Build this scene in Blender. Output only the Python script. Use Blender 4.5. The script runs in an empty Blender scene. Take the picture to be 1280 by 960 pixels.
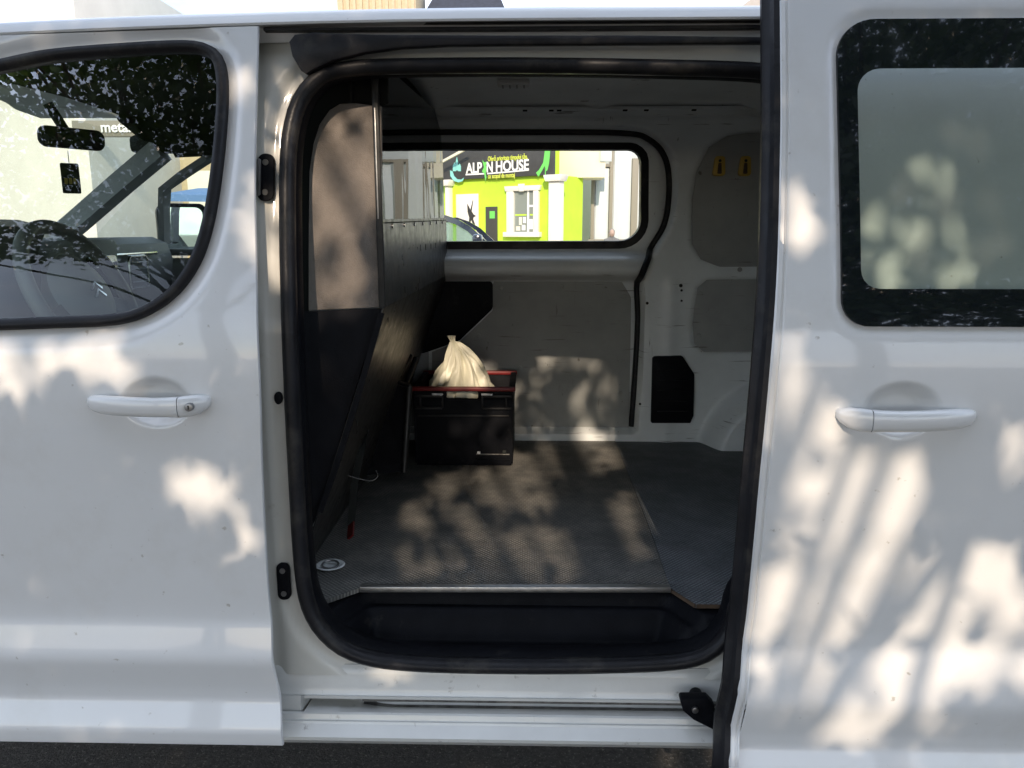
import bpy, bmesh, math, random
import numpy as np
from mathutils import Vector, Matrix
R = math.radians
random.seed(7); rng = np.random.default_rng(7)
SC = bpy.context.scene
COL = SC.collection

# ------------------------------------------------------------------ camera
CAM_H, CAM_D, CAM_F = 1.45, 1.55, 960.0
PITCH, YAW = R(11.2), R(1.3)
cam = bpy.data.cameras.new('camera'); cam_o = bpy.data.objects.new('camera', cam); COL.objects.link(cam_o)
cam.sensor_width = 36.0; cam.lens = 36.0 * CAM_F / 1280.0
cam.clip_start = 0.05; cam.clip_end = 3000
cam_o.location = (0, -CAM_D, CAM_H)
cam_o.rotation_euler = (R(90) - PITCH, 0, YAW)
SC.camera = cam_o

# ------------------------------------------------------------------ light
SUN = Vector((-0.045, 1.0, -0.56)).normalized()          # direction the light travels
sun_el = math.asin(-SUN.z)
w = bpy.data.worlds.new('World'); SC.world = w; w.use_nodes = True
nt = w.node_tree
sky = nt.nodes.new('ShaderNodeTexSky'); sky.sky_type = 'NISHITA'; sky.sun_disc = False
sky.sun_elevation = sun_el
sky.sun_rotation = math.atan2(-SUN.x, -SUN.y)
sky.air_density = 1.0; sky.dust_density = 0.6; sky.ozone_density = 1.6
bgn = nt.nodes['Background']; bgn.inputs['Strength'].default_value = 0.15
# thin bright cloud veil over the whole sky
tcw = nt.nodes.new('ShaderNodeTexCoord'); cn1 = nt.nodes.new('ShaderNodeTexNoise'); cn1.inputs['Scale'].default_value = 2.6; cn1.inputs['Detail'].default_value = 7; cn1.inputs['Roughness'].default_value = 0.6
cmp_ = nt.nodes.new('ShaderNodeMapping'); cmp_.inputs['Scale'].default_value = (1, 1, 2.4); nt.links.new(tcw.outputs['Generated'], cmp_.inputs[0]); nt.links.new(cmp_.outputs[0], cn1.inputs['Vector'])
cr1 = nt.nodes.new('ShaderNodeMapRange'); cr1.inputs[1].default_value = 0.34; cr1.inputs[2].default_value = 0.62; cr1.inputs[3].default_value = 0.15; cr1.inputs[4].default_value = 0.9
cmx = nt.nodes.new('ShaderNodeMix'); cmx.data_type = 'RGBA'; cmx.inputs[7].default_value = (5.9, 6.5, 7.8, 1)
nt.links.new(cn1.outputs[0], cr1.inputs[0]); nt.links.new(cr1.outputs[0], cmx.inputs[0]); nt.links.new(sky.outputs[0], cmx.inputs[6])
nt.links.new(cmx.outputs[2], bgn.inputs['Color'])
sl = bpy.data.lights.new('sun', 'SUN'); sl.energy = 2.8; sl.angle = R(0.53); sl.color = (1.0, 0.82, 0.64)
sun_o = bpy.data.objects.new('sun', sl); COL.objects.link(sun_o)
sun_o.rotation_euler = SUN.to_track_quat('-Z', 'Y').to_euler()
sun_o.location = (0, -20, 15)
SC.view_settings.view_transform = 'Standard'; SC.view_settings.look = 'None'
SC.view_settings.gamma = 1.0; SC.view_settings.exposure = 0.85
SC.render.engine = 'CYCLES'
SC.cycles.max_bounces = 8; SC.cycles.diffuse_bounces = 4; SC.cycles.glossy_bounces = 3
SC.cycles.transparent_max_bounces = 10; SC.cycles.caustics_reflective = False; SC.cycles.caustics_refractive = False

# ------------------------------------------------------------------ measuring helpers (photo pixel -> point on a real surface)
_C = np.array([0, -CAM_D, CAM_H])
_fw = np.array([-math.sin(YAW)*math.cos(PITCH), math.cos(YAW)*math.cos(PITCH), -math.sin(PITCH)])
_rt = np.array([math.cos(YAW), math.sin(YAW), 0.0]); _up = np.cross(_rt, _fw)
def ray(px, py): return _fw + _rt*(px-640)/CAM_F - _up*(py-480)/CAM_F
def P(px, py, Y):
    r = ray(px, py); return _C + r*((Y-_C[1])/r[1])
def PZ(px, py, z):
    r = ray(px, py); return _C + r*((z-_C[2])/r[2])
def S(px, py, g):                       # hit on the surface Y = g(z)
    Y = 0.1
    for _ in range(14): Y = g(P(px, py, Y)[2])
    return P(px, py, Y)
def lin(tab):
    zs = [a for a, b in tab]; ys = [b for a, b in tab]
    return lambda z: float(np.interp(z, zs, ys))
def smooth(tab, n=400, s=6):            # softened piecewise profile
    zs = np.linspace(tab[0][0], tab[-1][0], n); ys = np.interp(zs, [a for a, b in tab], [b for a, b in tab])
    k = np.hanning(2*s+3); k /= k.sum()
    ys = np.convolve(np.pad(ys, s+1, mode='edge'), k, 'valid')
    return lambda z: np.interp(z, zs, ys)
def sstep(a, b, x):
    t = np.clip((np.asarray(x, float)-a)/(b-a), 0, 1); return t*t*(3-2*t)

# ------------------------------------------------------------------ object helpers
def link(o, parent=None):
    COL.objects.link(o)
    if parent is not None: o.parent = parent
    return o
def mesh(name, V, F, m, parent=None, sm=40, loc=None):
    me = bpy.data.meshes.new(name); me.from_pydata([tuple(map(float, v)) for v in V], [], [tuple(int(i) for i in f) for f in F]); me.update()
    if sm:
        me.shade_smooth(); me.set_sharp_from_angle(angle=R(sm))
    if m: me.materials.append(m)
    o = bpy.data.objects.new(name, me)
    if loc is not None: o.location = loc
    return link(o, parent)
def frombm(name, bm, m, parent=None, sm=40):
    me = bpy.data.meshes.new(name); bmesh.ops.recalc_face_normals(bm, faces=bm.faces[:]); bm.to_mesh(me); bm.free()
    if sm: me.shade_smooth(); me.set_sharp_from_angle(angle=R(sm))
    if m: me.materials.append(m)
    return link(bpy.data.objects.new(name, me), parent)
def empty(name, label=None, cat=None, group=None, loc=(0, 0, 0), parent=None):
    o = bpy.data.objects.new(name, None); o.location = loc; o.empty_display_size = 0.1
    link(o, parent); tag(o, label, cat, group); return o
def tag(o, label=None, cat=None, group=None, kind=None):
    if label: o['label'] = label
    if cat: o['category'] = cat
    if group: o['group'] = group
    if kind: o['kind'] = kind
    return o
def bm_box(bm, c, s, bev=0.0, rot=None, seg=2):
    b2 = bmesh.new(); bmesh.ops.create_cube(b2, size=1.0)
    for v in b2.verts: v.co = Vector((v.co.x*s[0], v.co.y*s[1], v.co.z*s[2]))
    if bev: bmesh.ops.bevel(b2, geom=b2.edges[:], offset=bev, segments=seg, profile=0.5, affect='EDGES')
    M = Matrix.Translation(Vector(c)) @ (rot.to_4x4() if rot is not None else Matrix())
    b2.transform(M); me = bpy.data.meshes.new('t'); b2.to_mesh(me); b2.free(); bm.from_mesh(me); bpy.data.meshes.remove(me)
def box(name, c, s, m, parent=None, bev=0.004, rot=None, sm=40):
    bm = bmesh.new(); bm_box(bm, c, s, bev, rot); return frombm(name, bm, m, parent, sm)
def plate(name, loop, depth, m, parent=None, bev=0.0, axis='Y', sm=40, to3=None):
    """closed 2-D loop, extruded by a real thickness. to3(a, b, d) -> point"""
    bm = bmesh.new()
    f0 = [bm.verts.new(to3(a, b, 0.0)) for a, b in loop]; f1 = [bm.verts.new(to3(a, b, depth)) for a, b in loop]
    n = len(loop); bm.faces.new(f0); bm.faces.new(f1[::-1])
    for i in range(n): bm.faces.new((f0[i], f0[(i+1) % n], f1[(i+1) % n], f1[i]))
    bmesh.ops.recalc_face_normals(bm, faces=bm.faces[:])
    if bev:
        es = [e for e in bm.edges if len(e.link_faces) == 2 and any(len(f.verts) == n for f in e.link_faces)] if n > 4 else bm.edges[:]
        bmesh.ops.bevel(bm, geom=es, offset=bev, segments=2, profile=0.5, affect='EDGES')
    return frombm(name, bm, m, parent, sm)
def yplate(name, loop, Y, t, m, parent=None, bev=0.0, tilt=0.0, z0=0.0):
    return plate(name, loop, t, m, parent, bev, to3=lambda a, b, d: (a, Y + d - tilt*(b-z0), b))
def rloop(pts, r, seg=8):
    """closed polygon with rounded corners; r number or list"""
    out = []; n = len(pts)
    for i in range(n):
        p = np.array(pts[i], float); a = np.array(pts[i-1], float); b = np.array(pts[(i+1) % n], float)
        ri = r[i] if isinstance(r, (list, tuple)) else r
        if ri <= 0: out.append(tuple(p)); continue
        u = a-p; v = b-p; lu, lv = np.linalg.norm(u), np.linalg.norm(v); u /= lu; v /= lv
        ang = math.acos(max(-1, min(1, float(u@v)))); d = min(ri/math.tan(ang/2), lu*0.49, lv*0.49); rr = d*math.tan(ang/2)
        c = p + (u+v)/np.linalg.norm(u+v)*(rr/math.sin(ang/2))
        s = p+u*d-c; e = p+v*d-c; a0 = math.atan2(s[1], s[0]); a1 = math.atan2(e[1], e[0]); da = (a1-a0+math.pi) % (2*math.pi)-math.pi
        for k in range(seg+1): out.append((c[0]+rr*math.cos(a0+da*k/seg), c[1]+rr*math.sin(a0+da*k/seg)))
    return out
def catmull(pts, n=8, closed=True):
    pts = [np.array(p, float) for p in pts]; N = len(pts); out = []
    rngi = range(N) if closed else range(N-1)
    for i in rngi:
        if closed: p0, p1, p2, p3 = pts[i-1], pts[i], pts[(i+1) % N], pts[(i+2) % N]
        else: p0, p1, p2, p3 = pts[max(i-1, 0)], pts[i], pts[i+1], pts[min(i+2, N-1)]
        for k in range(n):
            t = k/n; out.append(0.5*((2*p1)+(p2-p0)*t+(2*p0-5*p1+4*p2-p3)*t*t+(3*p1-p0-3*p2+p3)*t**3))
    if not closed: out.append(pts[-1])
    return out
def resample(loop, n):
    L = np.array([tuple(p) for p in loop], float); L2 = np.vstack([L, L[:1]]); d = np.r_[0, np.cumsum(np.linalg.norm(np.diff(L2, axis=0), axis=1))]
    s = np.linspace(0, d[-1], n, endpoint=False)
    return np.stack([np.interp(s, d, L2[:, k]) for k in range(L.shape[1])], 1)
def inside(poly, x, z):
    x = np.asarray(x); z = np.asarray(z); c = np.zeros(x.shape, bool); n = len(poly)
    for i in range(n):
        x1, z1 = poly[i][0], poly[i][1]; x2, z2 = poly[i-1][0], poly[i-1][1]
        if z1 == z2: continue
        c ^= ((z1 > z) != (z2 > z)) & (x < (x2-x1)*(z-z1)/(z2-z1)+x1)
    return c
def sdist(poly, x, z):
    x = np.asarray(x, float); z = np.asarray(z, float); d = np.full(x.shape, 1e9); n = len(poly)
    for i in range(n):
        a = np.array(poly[i][:2], float); b = np.array(poly[i-1][:2], float); ab = b-a; L = ab@ab
        if L == 0: continue
        t = np.clip(((x-a[0])*ab[0]+(z-a[1])*ab[1])/L, 0, 1)
        d = np.minimum(d, np.hypot(x-a[0]-t*ab[0], z-a[1]-t*ab[1]))
    return np.where(inside(poly, x, z), -d, d)
def field(name, us, vs, fn, m, parent=None, keep=None, sm=50, flip=False):
    """fn(U,V)->(X,Y,Z) arrays on a grid"""
    U, V = np.meshgrid(us, vs); X, Y, Zc = fn(U, V); nu, nv = len(us), len(vs)
    verts = np.stack([np.broadcast_to(a, U.shape) for a in (X, Y, Zc)], -1).reshape(-1, 3)
    i = np.arange(nu*nv).reshape(nv, nu)
    q = np.stack([i[:-1, :-1], i[:-1, 1:], i[1:, 1:], i[1:, :-1]], -1).reshape(-1, 4)
    if keep is not None:
        uc = ((U[:-1, :-1]+U[1:, 1:])/2).ravel(); vc = ((V[:-1, :-1]+V[1:, 1:])/2).ravel(); q = q[keep(uc, vc)]
    if flip: q = q[:, ::-1]
    used = np.unique(q); mp = np.zeros(nu*nv, int); mp[used] = np.arange(len(used))
    return mesh(name, verts[used], mp[q], m, parent, sm)
def fill(name, loop, f, m, parent=None, rings=5, c=None, sm=50):
    """smooth fill of a convex-ish loop [(a,b)], f(a,b)->point"""
    L = np.array([tuple(p) for p in loop], float); c = L.mean(0) if c is None else np.array(c, float); n = len(L); V = []; F = []
    for k in range(rings):
        t = 1-k/rings; V += [f(*(c+(p-c)*t)) for p in L]
    V.append(f(*c))
    for k in range(rings-1):
        for i in range(n): j = (i+1) % n; F.append((k*n+i, k*n+j, (k+1)*n+j, (k+1)*n+i))
    b = (rings-1)*n
    for i in range(n): F.append((b+i, b+(i+1) % n, rings*n))
    o = mesh(name, V, F, m, parent, sm)
    return o
def ring(name, A, B, f, m, parent=None, k=3, sm=50):
    n = len(A); V = []; F = []
    for t in np.linspace(0, 1, k+1): V += [f(*(np.array(a)*(1-t)+np.array(b)*t)) for a, b in zip(A, B)]
    for q in range(k):
        for i in range(n): j = (i+1) % n; F.append((q*n+i, q*n+j, (q+1)*n+j, (q+1)*n+i))
    return mesh(name, V, F, m, parent, sm)
def sweep(name, path, prof, m, parent=None, closed=False, ref=(0, 1, 0), sm=50, scale=None, bm=None, caps=True):
    """profile [(n,b)] along a 3-D path; b runs along ref"""
    Pn = [Vector(tuple(map(float, p))) for p in path]; N = len(Pn); ref = Vector(ref); V = []; F = []; K = len(prof)
    for i in range(N):
        a = Pn[i-1] if (closed or i > 0) else Pn[i]; b = Pn[(i+1) % N] if (closed or i < N-1) else Pn[i]
        t = (b-a).normalized(); n = t.cross(ref)
        if n.length < 1e-5: n = t.orthogonal()
        n.normalize(); bb = n.cross(t).normalized(); s = scale[i] if scale is not None else 1.0
        for x, y in prof: V.append(Pn[i]+n*x*s+bb*y*s)
    for i in range(N if closed else N-1):
        j = (i+1) % N
        for k in range(K): l = (k+1) % K; F.append((i*K+k, i*K+l, j*K+l, j*K+k))
    if not closed and caps: F.append(tuple(range(K))[::-1]); F.append(tuple((N-1)*K+k for k in range(K)))
    if bm is not None:
        vs = [bm.verts.new(v) for v in V]
        for f in F: bm.faces.new([vs[i] for i in f])
        return None
    b2 = bmesh.new(); vs = [b2.verts.new(v) for v in V]
    for f in F: b2.faces.new([vs[i] for i in f])
    return frombm(name, b2, m, parent, sm)
def circ(r, n=10, ry=None): return [(r*math.cos(2*math.pi*k/n), (ry or r)*math.sin(2*math.pi*k/n)) for k in range(n)]
def tube(name, path, r, m, parent=None, closed=False, n=10, ref=(0, 1, 0), scale=None): return sweep(name, path, circ(r, n), m, parent, closed, ref, 60, scale)
def disc(name, c, r, t, m, parent=None, axis='Y', n=20, bev=0.0, ry=None):
    def to3(a, b, d):
        return {'Y': (c[0]+a, c[1]+d, c[2]+b), 'Z': (c[0]+a, c[1]+b, c[2]+d), 'X': (c[0]+d, c[1]+a, c[2]+b)}[axis]
    return plate(name, circ(r, n, ry), t, m, parent, bev, to3=to3)
def extrude_x(name, prof, xs, m, parent=None, dz=None, sm=35, closed=False):
    """profile [(y,z)] run along x"""
    V = []; F = []; K = len(prof)
    for x in xs:
        for y, z in prof: V.append((x, y, z+(dz(x) if dz else 0)))
    for i in range(len(xs)-1):
        for k in range(K if closed else K-1): l = (k+1) % K; F.append((i*K+k, i*K+l, (i+1)*K+l, (i+1)*K+k))
    if closed: F.append(tuple(range(K))); F.append(tuple((len(xs)-1)*K+k for k in range(K))[::-1])
    b = bmesh.new(); vs = [b.verts.new(v) for v in V]
    for f in F: b.faces.new([vs[i] for i in f])
    if closed: return frombm(name, b, m, parent, sm)
    me = bpy.data.meshes.new(name); b.to_mesh(me); b.free(); me.shade_smooth(); me.set_sharp_from_angle(angle=R(sm)); me.materials.append(m)
    return link(bpy.data.objects.new(name, me), parent)
def text(name, body, size, m, parent, M, extr=0.004, shear=0.0, width=None, bold=0.0):
    cu = bpy.data.curves.new(name, 'FONT'); cu.body = body; cu.size = size; cu.extrude = extr; cu.shear = shear; cu.offset = bold
    to = bpy.data.objects.new(name+'_t', cu); COL.objects.link(to); dg = bpy.context.evaluated_depsgraph_get()
    me = bpy.data.meshes.new_from_object(to.evaluated_get(dg)); bpy.data.objects.remove(to)
    if width:
        xs = [v.co.x for v in me.vertices]; s = width/(max(xs)-min(xs)); x0 = min(xs)
        for v in me.vertices: v.co.x = (v.co.x-x0)*s
    me.transform(M); me.materials.clear(); me.materials.append(m)
    o = bpy.data.objects.new(name, me); return link(o, parent)

# ------------------------------------------------------------------ materials
def mat(name, col, rough=0.5, metal=0.0, coat=0.0, spec=0.5, var=0.0, vscale=6.0, col2=None, bump=0.0, bscale=60.0, rvar=0.0, dirt=None, dscale=3.0, dthr=(0.55, 0.75), coat_rough=0.04, speck=None, sthr=(0.70, 0.76), sscale=55, scratch=None):
    m = bpy.data.materials.new(name); m.use_nodes = True; t = m.node_tree; b = t.nodes['Principled BSDF']
    b.inputs['Base Color'].default_value = (*col, 1); b.inputs['Roughness'].default_value = rough; b.inputs['Metallic'].default_value = metal
    b.inputs['Coat Weight'].default_value = coat; b.inputs['Coat Roughness'].default_value = coat_rough; b.inputs['Specular IOR Level'].default_value = spec
    tc = t.nodes.new('ShaderNodeTexCoord'); src = None
    def noise(s, det=4, rg=0.6):
        n = t.nodes.new('ShaderNodeTexNoise'); n.inputs['Scale'].default_value = s; n.inputs['Detail'].default_value = det; n.inputs['Roughness'].default_value = rg
        t.links.new(tc.outputs['Object'], n.inputs['Vector']); return n
    if var or col2:
        n = noise(vscale, 6); mx = t.nodes.new('ShaderNodeMix'); mx.data_type = 'RGBA'
        mx.inputs[6].default_value = (*[c*(1-var) for c in col], 1); mx.inputs[7].default_value = (*(col2 or [min(1, c*(1+var)) for c in col]), 1)
        mr = t.nodes.new('ShaderNodeMapRange'); mr.inputs[1].default_value = 0.35; mr.inputs[2].default_value = 0.65
        t.links.new(n.outputs[0], mr.inputs[0]); t.links.new(mr.outputs[0], mx.inputs[0]); src = mx.outputs[2]
    if dirt:
        n = noise(dscale, 12, 0.72); mr = t.nodes.new('ShaderNodeMapRange'); mr.inputs[1].default_value = dthr[0]; mr.inputs[2].default_value = dthr[1]
        t.links.new(n.outputs[0], mr.inputs[0]); mx = t.nodes.new('ShaderNodeMix'); mx.data_type = 'RGBA'
        if src: t.links.new(src, mx.inputs[6])
        else: mx.inputs[6].default_value = (*col, 1)
        mx.inputs[7].default_value = (*dirt, 1); t.links.new(mr.outputs[0], mx.inputs[0]); src = mx.outputs[2]
    for colr, sc3, thr in ([(speck, (sscale,)*3, sthr)] if speck else [])+([(scratch, (6, 6, 110), (0.66, 0.72)), (scratch, (70, 70, 7), (0.70, 0.75))] if scratch else []):
        mp = t.nodes.new('ShaderNodeMapping'); mp.inputs['Scale'].default_value = sc3; mp.inputs['Rotation'].default_value = (0, 0.25, 0) if sc3[0] != sc3[2] else (0, 0, 0)
        n = t.nodes.new('ShaderNodeTexNoise'); n.inputs['Scale'].default_value = 1.0; n.inputs['Detail'].default_value = 5; t.links.new(tc.outputs['Object'], mp.inputs[0]); t.links.new(mp.outputs[0], n.inputs['Vector'])
        mr = t.nodes.new('ShaderNodeMapRange'); mr.inputs[1].default_value = thr[0]; mr.inputs[2].default_value = thr[1]; t.links.new(n.outputs[0], mr.inputs[0])
        mx = t.nodes.new('ShaderNodeMix'); mx.data_type = 'RGBA'; mx.inputs[7].default_value = (*colr, 1); t.links.new(mr.outputs[0], mx.inputs[0])
        if src: t.links.new(src, mx.inputs[6])
        else: mx.inputs[6].default_value = (*col, 1)
        src = mx.outputs[2]
    if src: t.links.new(src, b.inputs['Base Color'])
    if rvar:
        n = noise(vscale*2.3, 5); mr = t.nodes.new('ShaderNodeMapRange'); mr.inputs[1].default_value = 0.3; mr.inputs[2].default_value = 0.7; mr.inputs[3].default_value = max(0, rough-rvar); mr.inputs[4].default_value = min(1, rough+rvar)
        t.links.new(n.outputs[0], mr.inputs[0]); t.links.new(mr.outputs[0], b.inputs['Roughness'])
    if bump:
        n = noise(bscale, 4); bp = t.nodes.new('ShaderNodeBump'); bp.inputs['Strength'].default_value = bump; bp.inputs['Distance'].default_value = 0.01
        t.links.new(n.outputs[0], bp.inputs['Height']); t.links.new(bp.outputs[0], b.inputs['Normal'])
    return m
def glass(name, tint=(0.75, 0.86, 0.80), ior=1.5, boost=1.7, rough=0.0, dust=0.0):
    m = bpy.data.materials.new(name); m.use_nodes = True; t = m.node_tree; t.nodes.remove(t.nodes['Principled BSDF']); out = t.nodes['Material Output']
    tr = t.nodes.new('ShaderNodeBsdfTransparent'); tr.inputs[0].default_value = (*tint, 1)
    gl = t.nodes.new('ShaderNodeBsdfGlossy'); gl.inputs['Roughness'].default_value = rough; gl.inputs[0].default_value = (0.95, 0.97, 1, 1)
    fr = t.nodes.new('ShaderNodeFresnel'); fr.inputs[0].default_value = ior
    mu = t.nodes.new('ShaderNodeMath'); mu.operation = 'MULTIPLY'; mu.inputs[1].default_value = boost; mu.use_clamp = True
    mx = t.nodes.new('ShaderNodeMixShader'); t.links.new(fr.outputs[0], mu.inputs[0]); t.links.new(mu.outputs[0], mx.inputs[0])
    base = tr.outputs[0]
    if dust:          # thin film of dust on the pane
        df = t.nodes.new('ShaderNodeBsdfDiffuse'); df.inputs[0].default_value = (.55, .60, .57, 1); m2 = t.nodes.new('ShaderNodeMixShader'); m2.inputs[0].default_value = dust
        t.links.new(tr.outputs[0], m2.inputs[1]); t.links.new(df.outputs[0], m2.inputs[2]); base = m2.outputs[0]
    t.links.new(base, mx.inputs[1]); t.links.new(gl.outputs[0], mx.inputs[2]); t.links.new(mx.outputs[0], out.inputs[0]); return m
M = {}
M['paint'] = mat('white_van_paint', (0.66, 0.66, 0.65), 0.28, coat=1.0, var=0.015, vscale=2, bump=0.03, bscale=1.6, dirt=(0.56, 0.54, 0.50), dscale=1.6, dthr=(0.5, 0.85), speck=(0.42, 0.40, 0.36), sthr=(0.70, 0.76), sscale=48)
M['sillpaint'] = mat('scuffed_white_sill_paint', (0.60, 0.60, 0.57), 0.38, coat=0.5, var=0.05, vscale=5, dirt=(0.20, 0.18, 0.15), dscale=26, dthr=(0.62, 0.74), bump=0.05, bscale=40)
M['pillar'] = mat('reflection_tinted_pillar_paint', (0.57, 0.56, 0.51), 0.40, coat=0.35, var=0.05, vscale=5, dirt=(0.32, 0.28, 0.22), dscale=9, dthr=(0.62, 0.8))  # same white van paint; beige tint of reflected light put into the colour
M['inner'] = mat('dusty_cargo_paint', (0.78, 0.81, 0.80), 0.48, coat=0.2, var=0.07, vscale=4, dirt=(0.14, 0.13, 0.12), dscale=14, dthr=(0.66, 0.74), bump=0.05, bscale=25, scratch=(0.30, 0.29, 0.27))
M['hardboard'] = mat('grey_hardboard', (0.36, 0.365, 0.345), 0.7, var=0.08, vscale=7, dirt=(0.27, 0.265, 0.245), dscale=10, dthr=(0.6, 0.8), bump=0.1, bscale=150, scratch=(0.22, 0.21, 0.19), speck=(0.16, 0.15, 0.13), sscale=30)
M['rubber'] = mat('black_rubber', (0.014, 0.014, 0.016), 0.42, spec=0.2, var=0.25, vscale=9, bump=0.1, bscale=90, rvar=0.12, dirt=(0.07, 0.065, 0.055), dscale=7, dthr=(0.52, 0.8))
M['plastic'] = mat('black_plastic', (0.0065, 0.007, 0.009), 0.5, spec=0.08, var=0.2, vscale=8, bump=0.15, bscale=260, rvar=0.1, dirt=(0.045, 0.042, 0.038), dscale=11, dthr=(0.60, 0.85))
M['blackmetal'] = mat('black_painted_steel', (0.028, 0.028, 0.027), 0.36, spec=0.3, var=0.2, vscale=10, rvar=0.1, bump=0.05, bscale=12, dirt=(0.09, 0.08, 0.065), dscale=14, dthr=(0.55, 0.8))
M['fabric'] = mat('grey_felt_panel', (0.19, 0.165, 0.145), 0.9, var=0.1, vscale=30, bump=0.35, bscale=420)
M['darkpanel'] = mat('charcoal_panel', (0.010, 0.010, 0.012), 0.7, spec=0.10, var=0.2, vscale=12, bump=0.2, bscale=300)
M['glass'] = glass('tinted_window_glass', (0.80, 0.90, 0.85), boost=0.85)
M['glass2'] = glass('green_tinted_window_glass', (0.86, 0.96, 0.92), boost=1.0, dust=0.10)
M['farglass'] = glass('far_window_glass', (0.92, 0.95, 0.93), boost=0.6)
M['plexi'] = glass('bulkhead_acrylic_glass', (0.30, 0.32, 0.31), boost=0.62)
def wavy(m, st, sc):
    t = m.node_tree; tc = t.nodes.new('ShaderNodeTexCoord'); mp = t.nodes.new('ShaderNodeMapping'); mp.inputs['Scale'].default_value = sc; n = t.nodes.new('ShaderNodeTexNoise'); n.inputs['Scale'].default_value = 1.0; n.inputs['Detail'].default_value = 1
    bp = t.nodes.new('ShaderNodeBump'); bp.inputs['Strength'].default_value = st; bp.inputs['Distance'].default_value = 0.02; t.links.new(tc.outputs['Object'], mp.inputs[0]); t.links.new(mp.outputs[0], n.inputs['Vector']); t.links.new(n.outputs[0], bp.inputs['Height'])
    for nd in t.nodes:
        if nd.type == 'BSDF_GLOSSY': t.links.new(bp.outputs[0], nd.inputs['Normal'])
wavy(M['plexi'], 0.07, (1, 6, 2.0))
M['frit'] = mat('black_glass_border', (0.006, 0.008, 0.011), 0.05, coat=1.0, coat_rough=0.01, spec=0.6)
M['alu'] = mat('worn_aluminium', (0.45, 0.44, 0.42), 0.4, metal=0.9, var=0.1, vscale=30, rvar=0.1)
M['steel'] = mat('dull_steel', (0.30, 0.30, 0.30), 0.35, metal=1.0, rvar=0.1)
M['greasy'] = mat('greasy_rail_steel', (0.16, 0.155, 0.145), 0.45, metal=0.4, var=0.3, vscale=30, dirt=(0.04, 0.035, 0.03), dscale=22, dthr=(0.5, 0.7))
M['ribplastic'] = mat('relief_lightened_plastic', (0.022, 0.021, 0.020), 0.45, spec=0.3, var=0.3, vscale=25)  # lighter than the crate so rib relief reads; light put into the colour
M['ply'] = mat('raw_plywood_edge', (0.085, 0.055, 0.034), 0.8, var=0.25, vscale=60)
M['red'] = mat('red_plastic', (0.20, 0.016, 0.016), 0.45, var=0.15, vscale=20)
M['yellow'] = mat('amber_plastic', (0.55, 0.36, 0.06), 0.45, var=0.1)
M['bag'] = mat('cream_plastic_bag', (0.62, 0.60, 0.47), 0.42, var=0.06, vscale=14)
M['dash'] = mat('dark_dashboard_plastic', (0.13, 0.133, 0.137), 0.55, bump=0.2, bscale=300, var=0.1)
M['trim'] = mat('grey_cabin_trim', (0.30, 0.31, 0.31), 0.6, bump=0.15, bscale=200)
M['head'] = mat('dark_headliner', (0.016, 0.017, 0.016), 0.9, spec=0.1, bump=0.1, bscale=400)
M['rimgrey'] = mat('worn_grey_wheel_rim', (0.17, 0.17, 0.172), 0.5, bump=0.1, bscale=300)
M['hubgrey'] = mat('grey_wheel_hub', (0.33, 0.335, 0.335), 0.6, bump=0.1, bscale=300)
M['chrome'] = mat('satin_chrome', (0.7, 0.7, 0.7), 0.2, metal=1.0)
M['mirror'] = mat('mirror_glass', (0.85, 0.87, 0.88), 0.02, metal=1.0)
M['card'] = mat('black_card', (0.02, 0.022, 0.02), 0.5, spec=0.16)
M['gold'] = mat('yellow_print', (0.45, 0.33, 0.05), 0.5)
M['lime'] = mat('lime_render', (0.50, 0.74, 0.045), 0.85, var=0.10, vscale=0.9, bump=0.1, bscale=30)
M['cream'] = mat('cream_plaster', (0.72, 0.68, 0.56), 0.85, var=0.04, vscale=1.5, bump=0.1, bscale=20)
M['whiteplaster'] = mat('white_plaster', (0.74, 0.71, 0.65), 0.8, var=0.04, vscale=2)
M['paleblue'] = mat('pale_grey_panel', (0.55, 0.60, 0.62), 0.5, var=0.03)
M['greyframe'] = mat('warm_grey_frame', (0.23, 0.21, 0.17), 0.6)
M['sign'] = mat('charcoal_sign_board', (0.05, 0.05, 0.05), 0.55, var=0.1)
M['wtext'] = mat('white_lettering', (0.80, 0.80, 0.78), 0.5)
M['ytext'] = mat('yellow_lettering', (0.66, 0.74, 0.10), 0.5)
M['gtext'] = mat('green_lettering', (0.16, 0.62, 0.12), 0.5)
M['teal'] = mat('teal_lettering', (0.25, 0.62, 0.58), 0.5)
M['darkdoor'] = mat('dark_shop_door', (0.05, 0.048, 0.042), 0.5)
M['shopglass'] = mat('shop_window_glass', (0.24, 0.27, 0.25), 0.08, coat=1.0)
M['pinkprint'] = mat('red_print', (0.55, 0.10, 0.07), 0.6)
M['blackprint'] = mat('black_print', (0.03, 0.03, 0.03), 0.7)
M['carpaint'] = mat('navy_car_paint', (0.012, 0.018, 0.035), 0.2, coat=1.0)
M['carglass'] = glass('car_glass', (0.55, 0.68, 0.64), boost=1.6)
M['beige'] = mat('beige_cladding', (0.46, 0.38, 0.25), 0.7, var=0.08)
M['slate'] = mat('dark_slate_roof', (0.025, 0.03, 0.045), 0.55, var=0.2)
M['greyroof'] = mat('grey_sheet_roof', (0.34, 0.32, 0.30), 0.6, var=0.05)
M['bark'] = mat('tree_bark', (0.10, 0.075, 0.05), 0.9, var=0.3, vscale=12, bump=0.6, bscale=25)
M['jacket'] = mat('grey_jacket', (0.16, 0.16, 0.16), 0.85, var=0.1)
M['skin'] = mat('skin', (0.42, 0.30, 0.24), 0.55)
M['hair'] = mat('grey_hair', (0.22, 0.21, 0.20), 0.7)
M['jeans'] = mat('dark_trousers', (0.03, 0.035, 0.05), 0.85)
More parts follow.
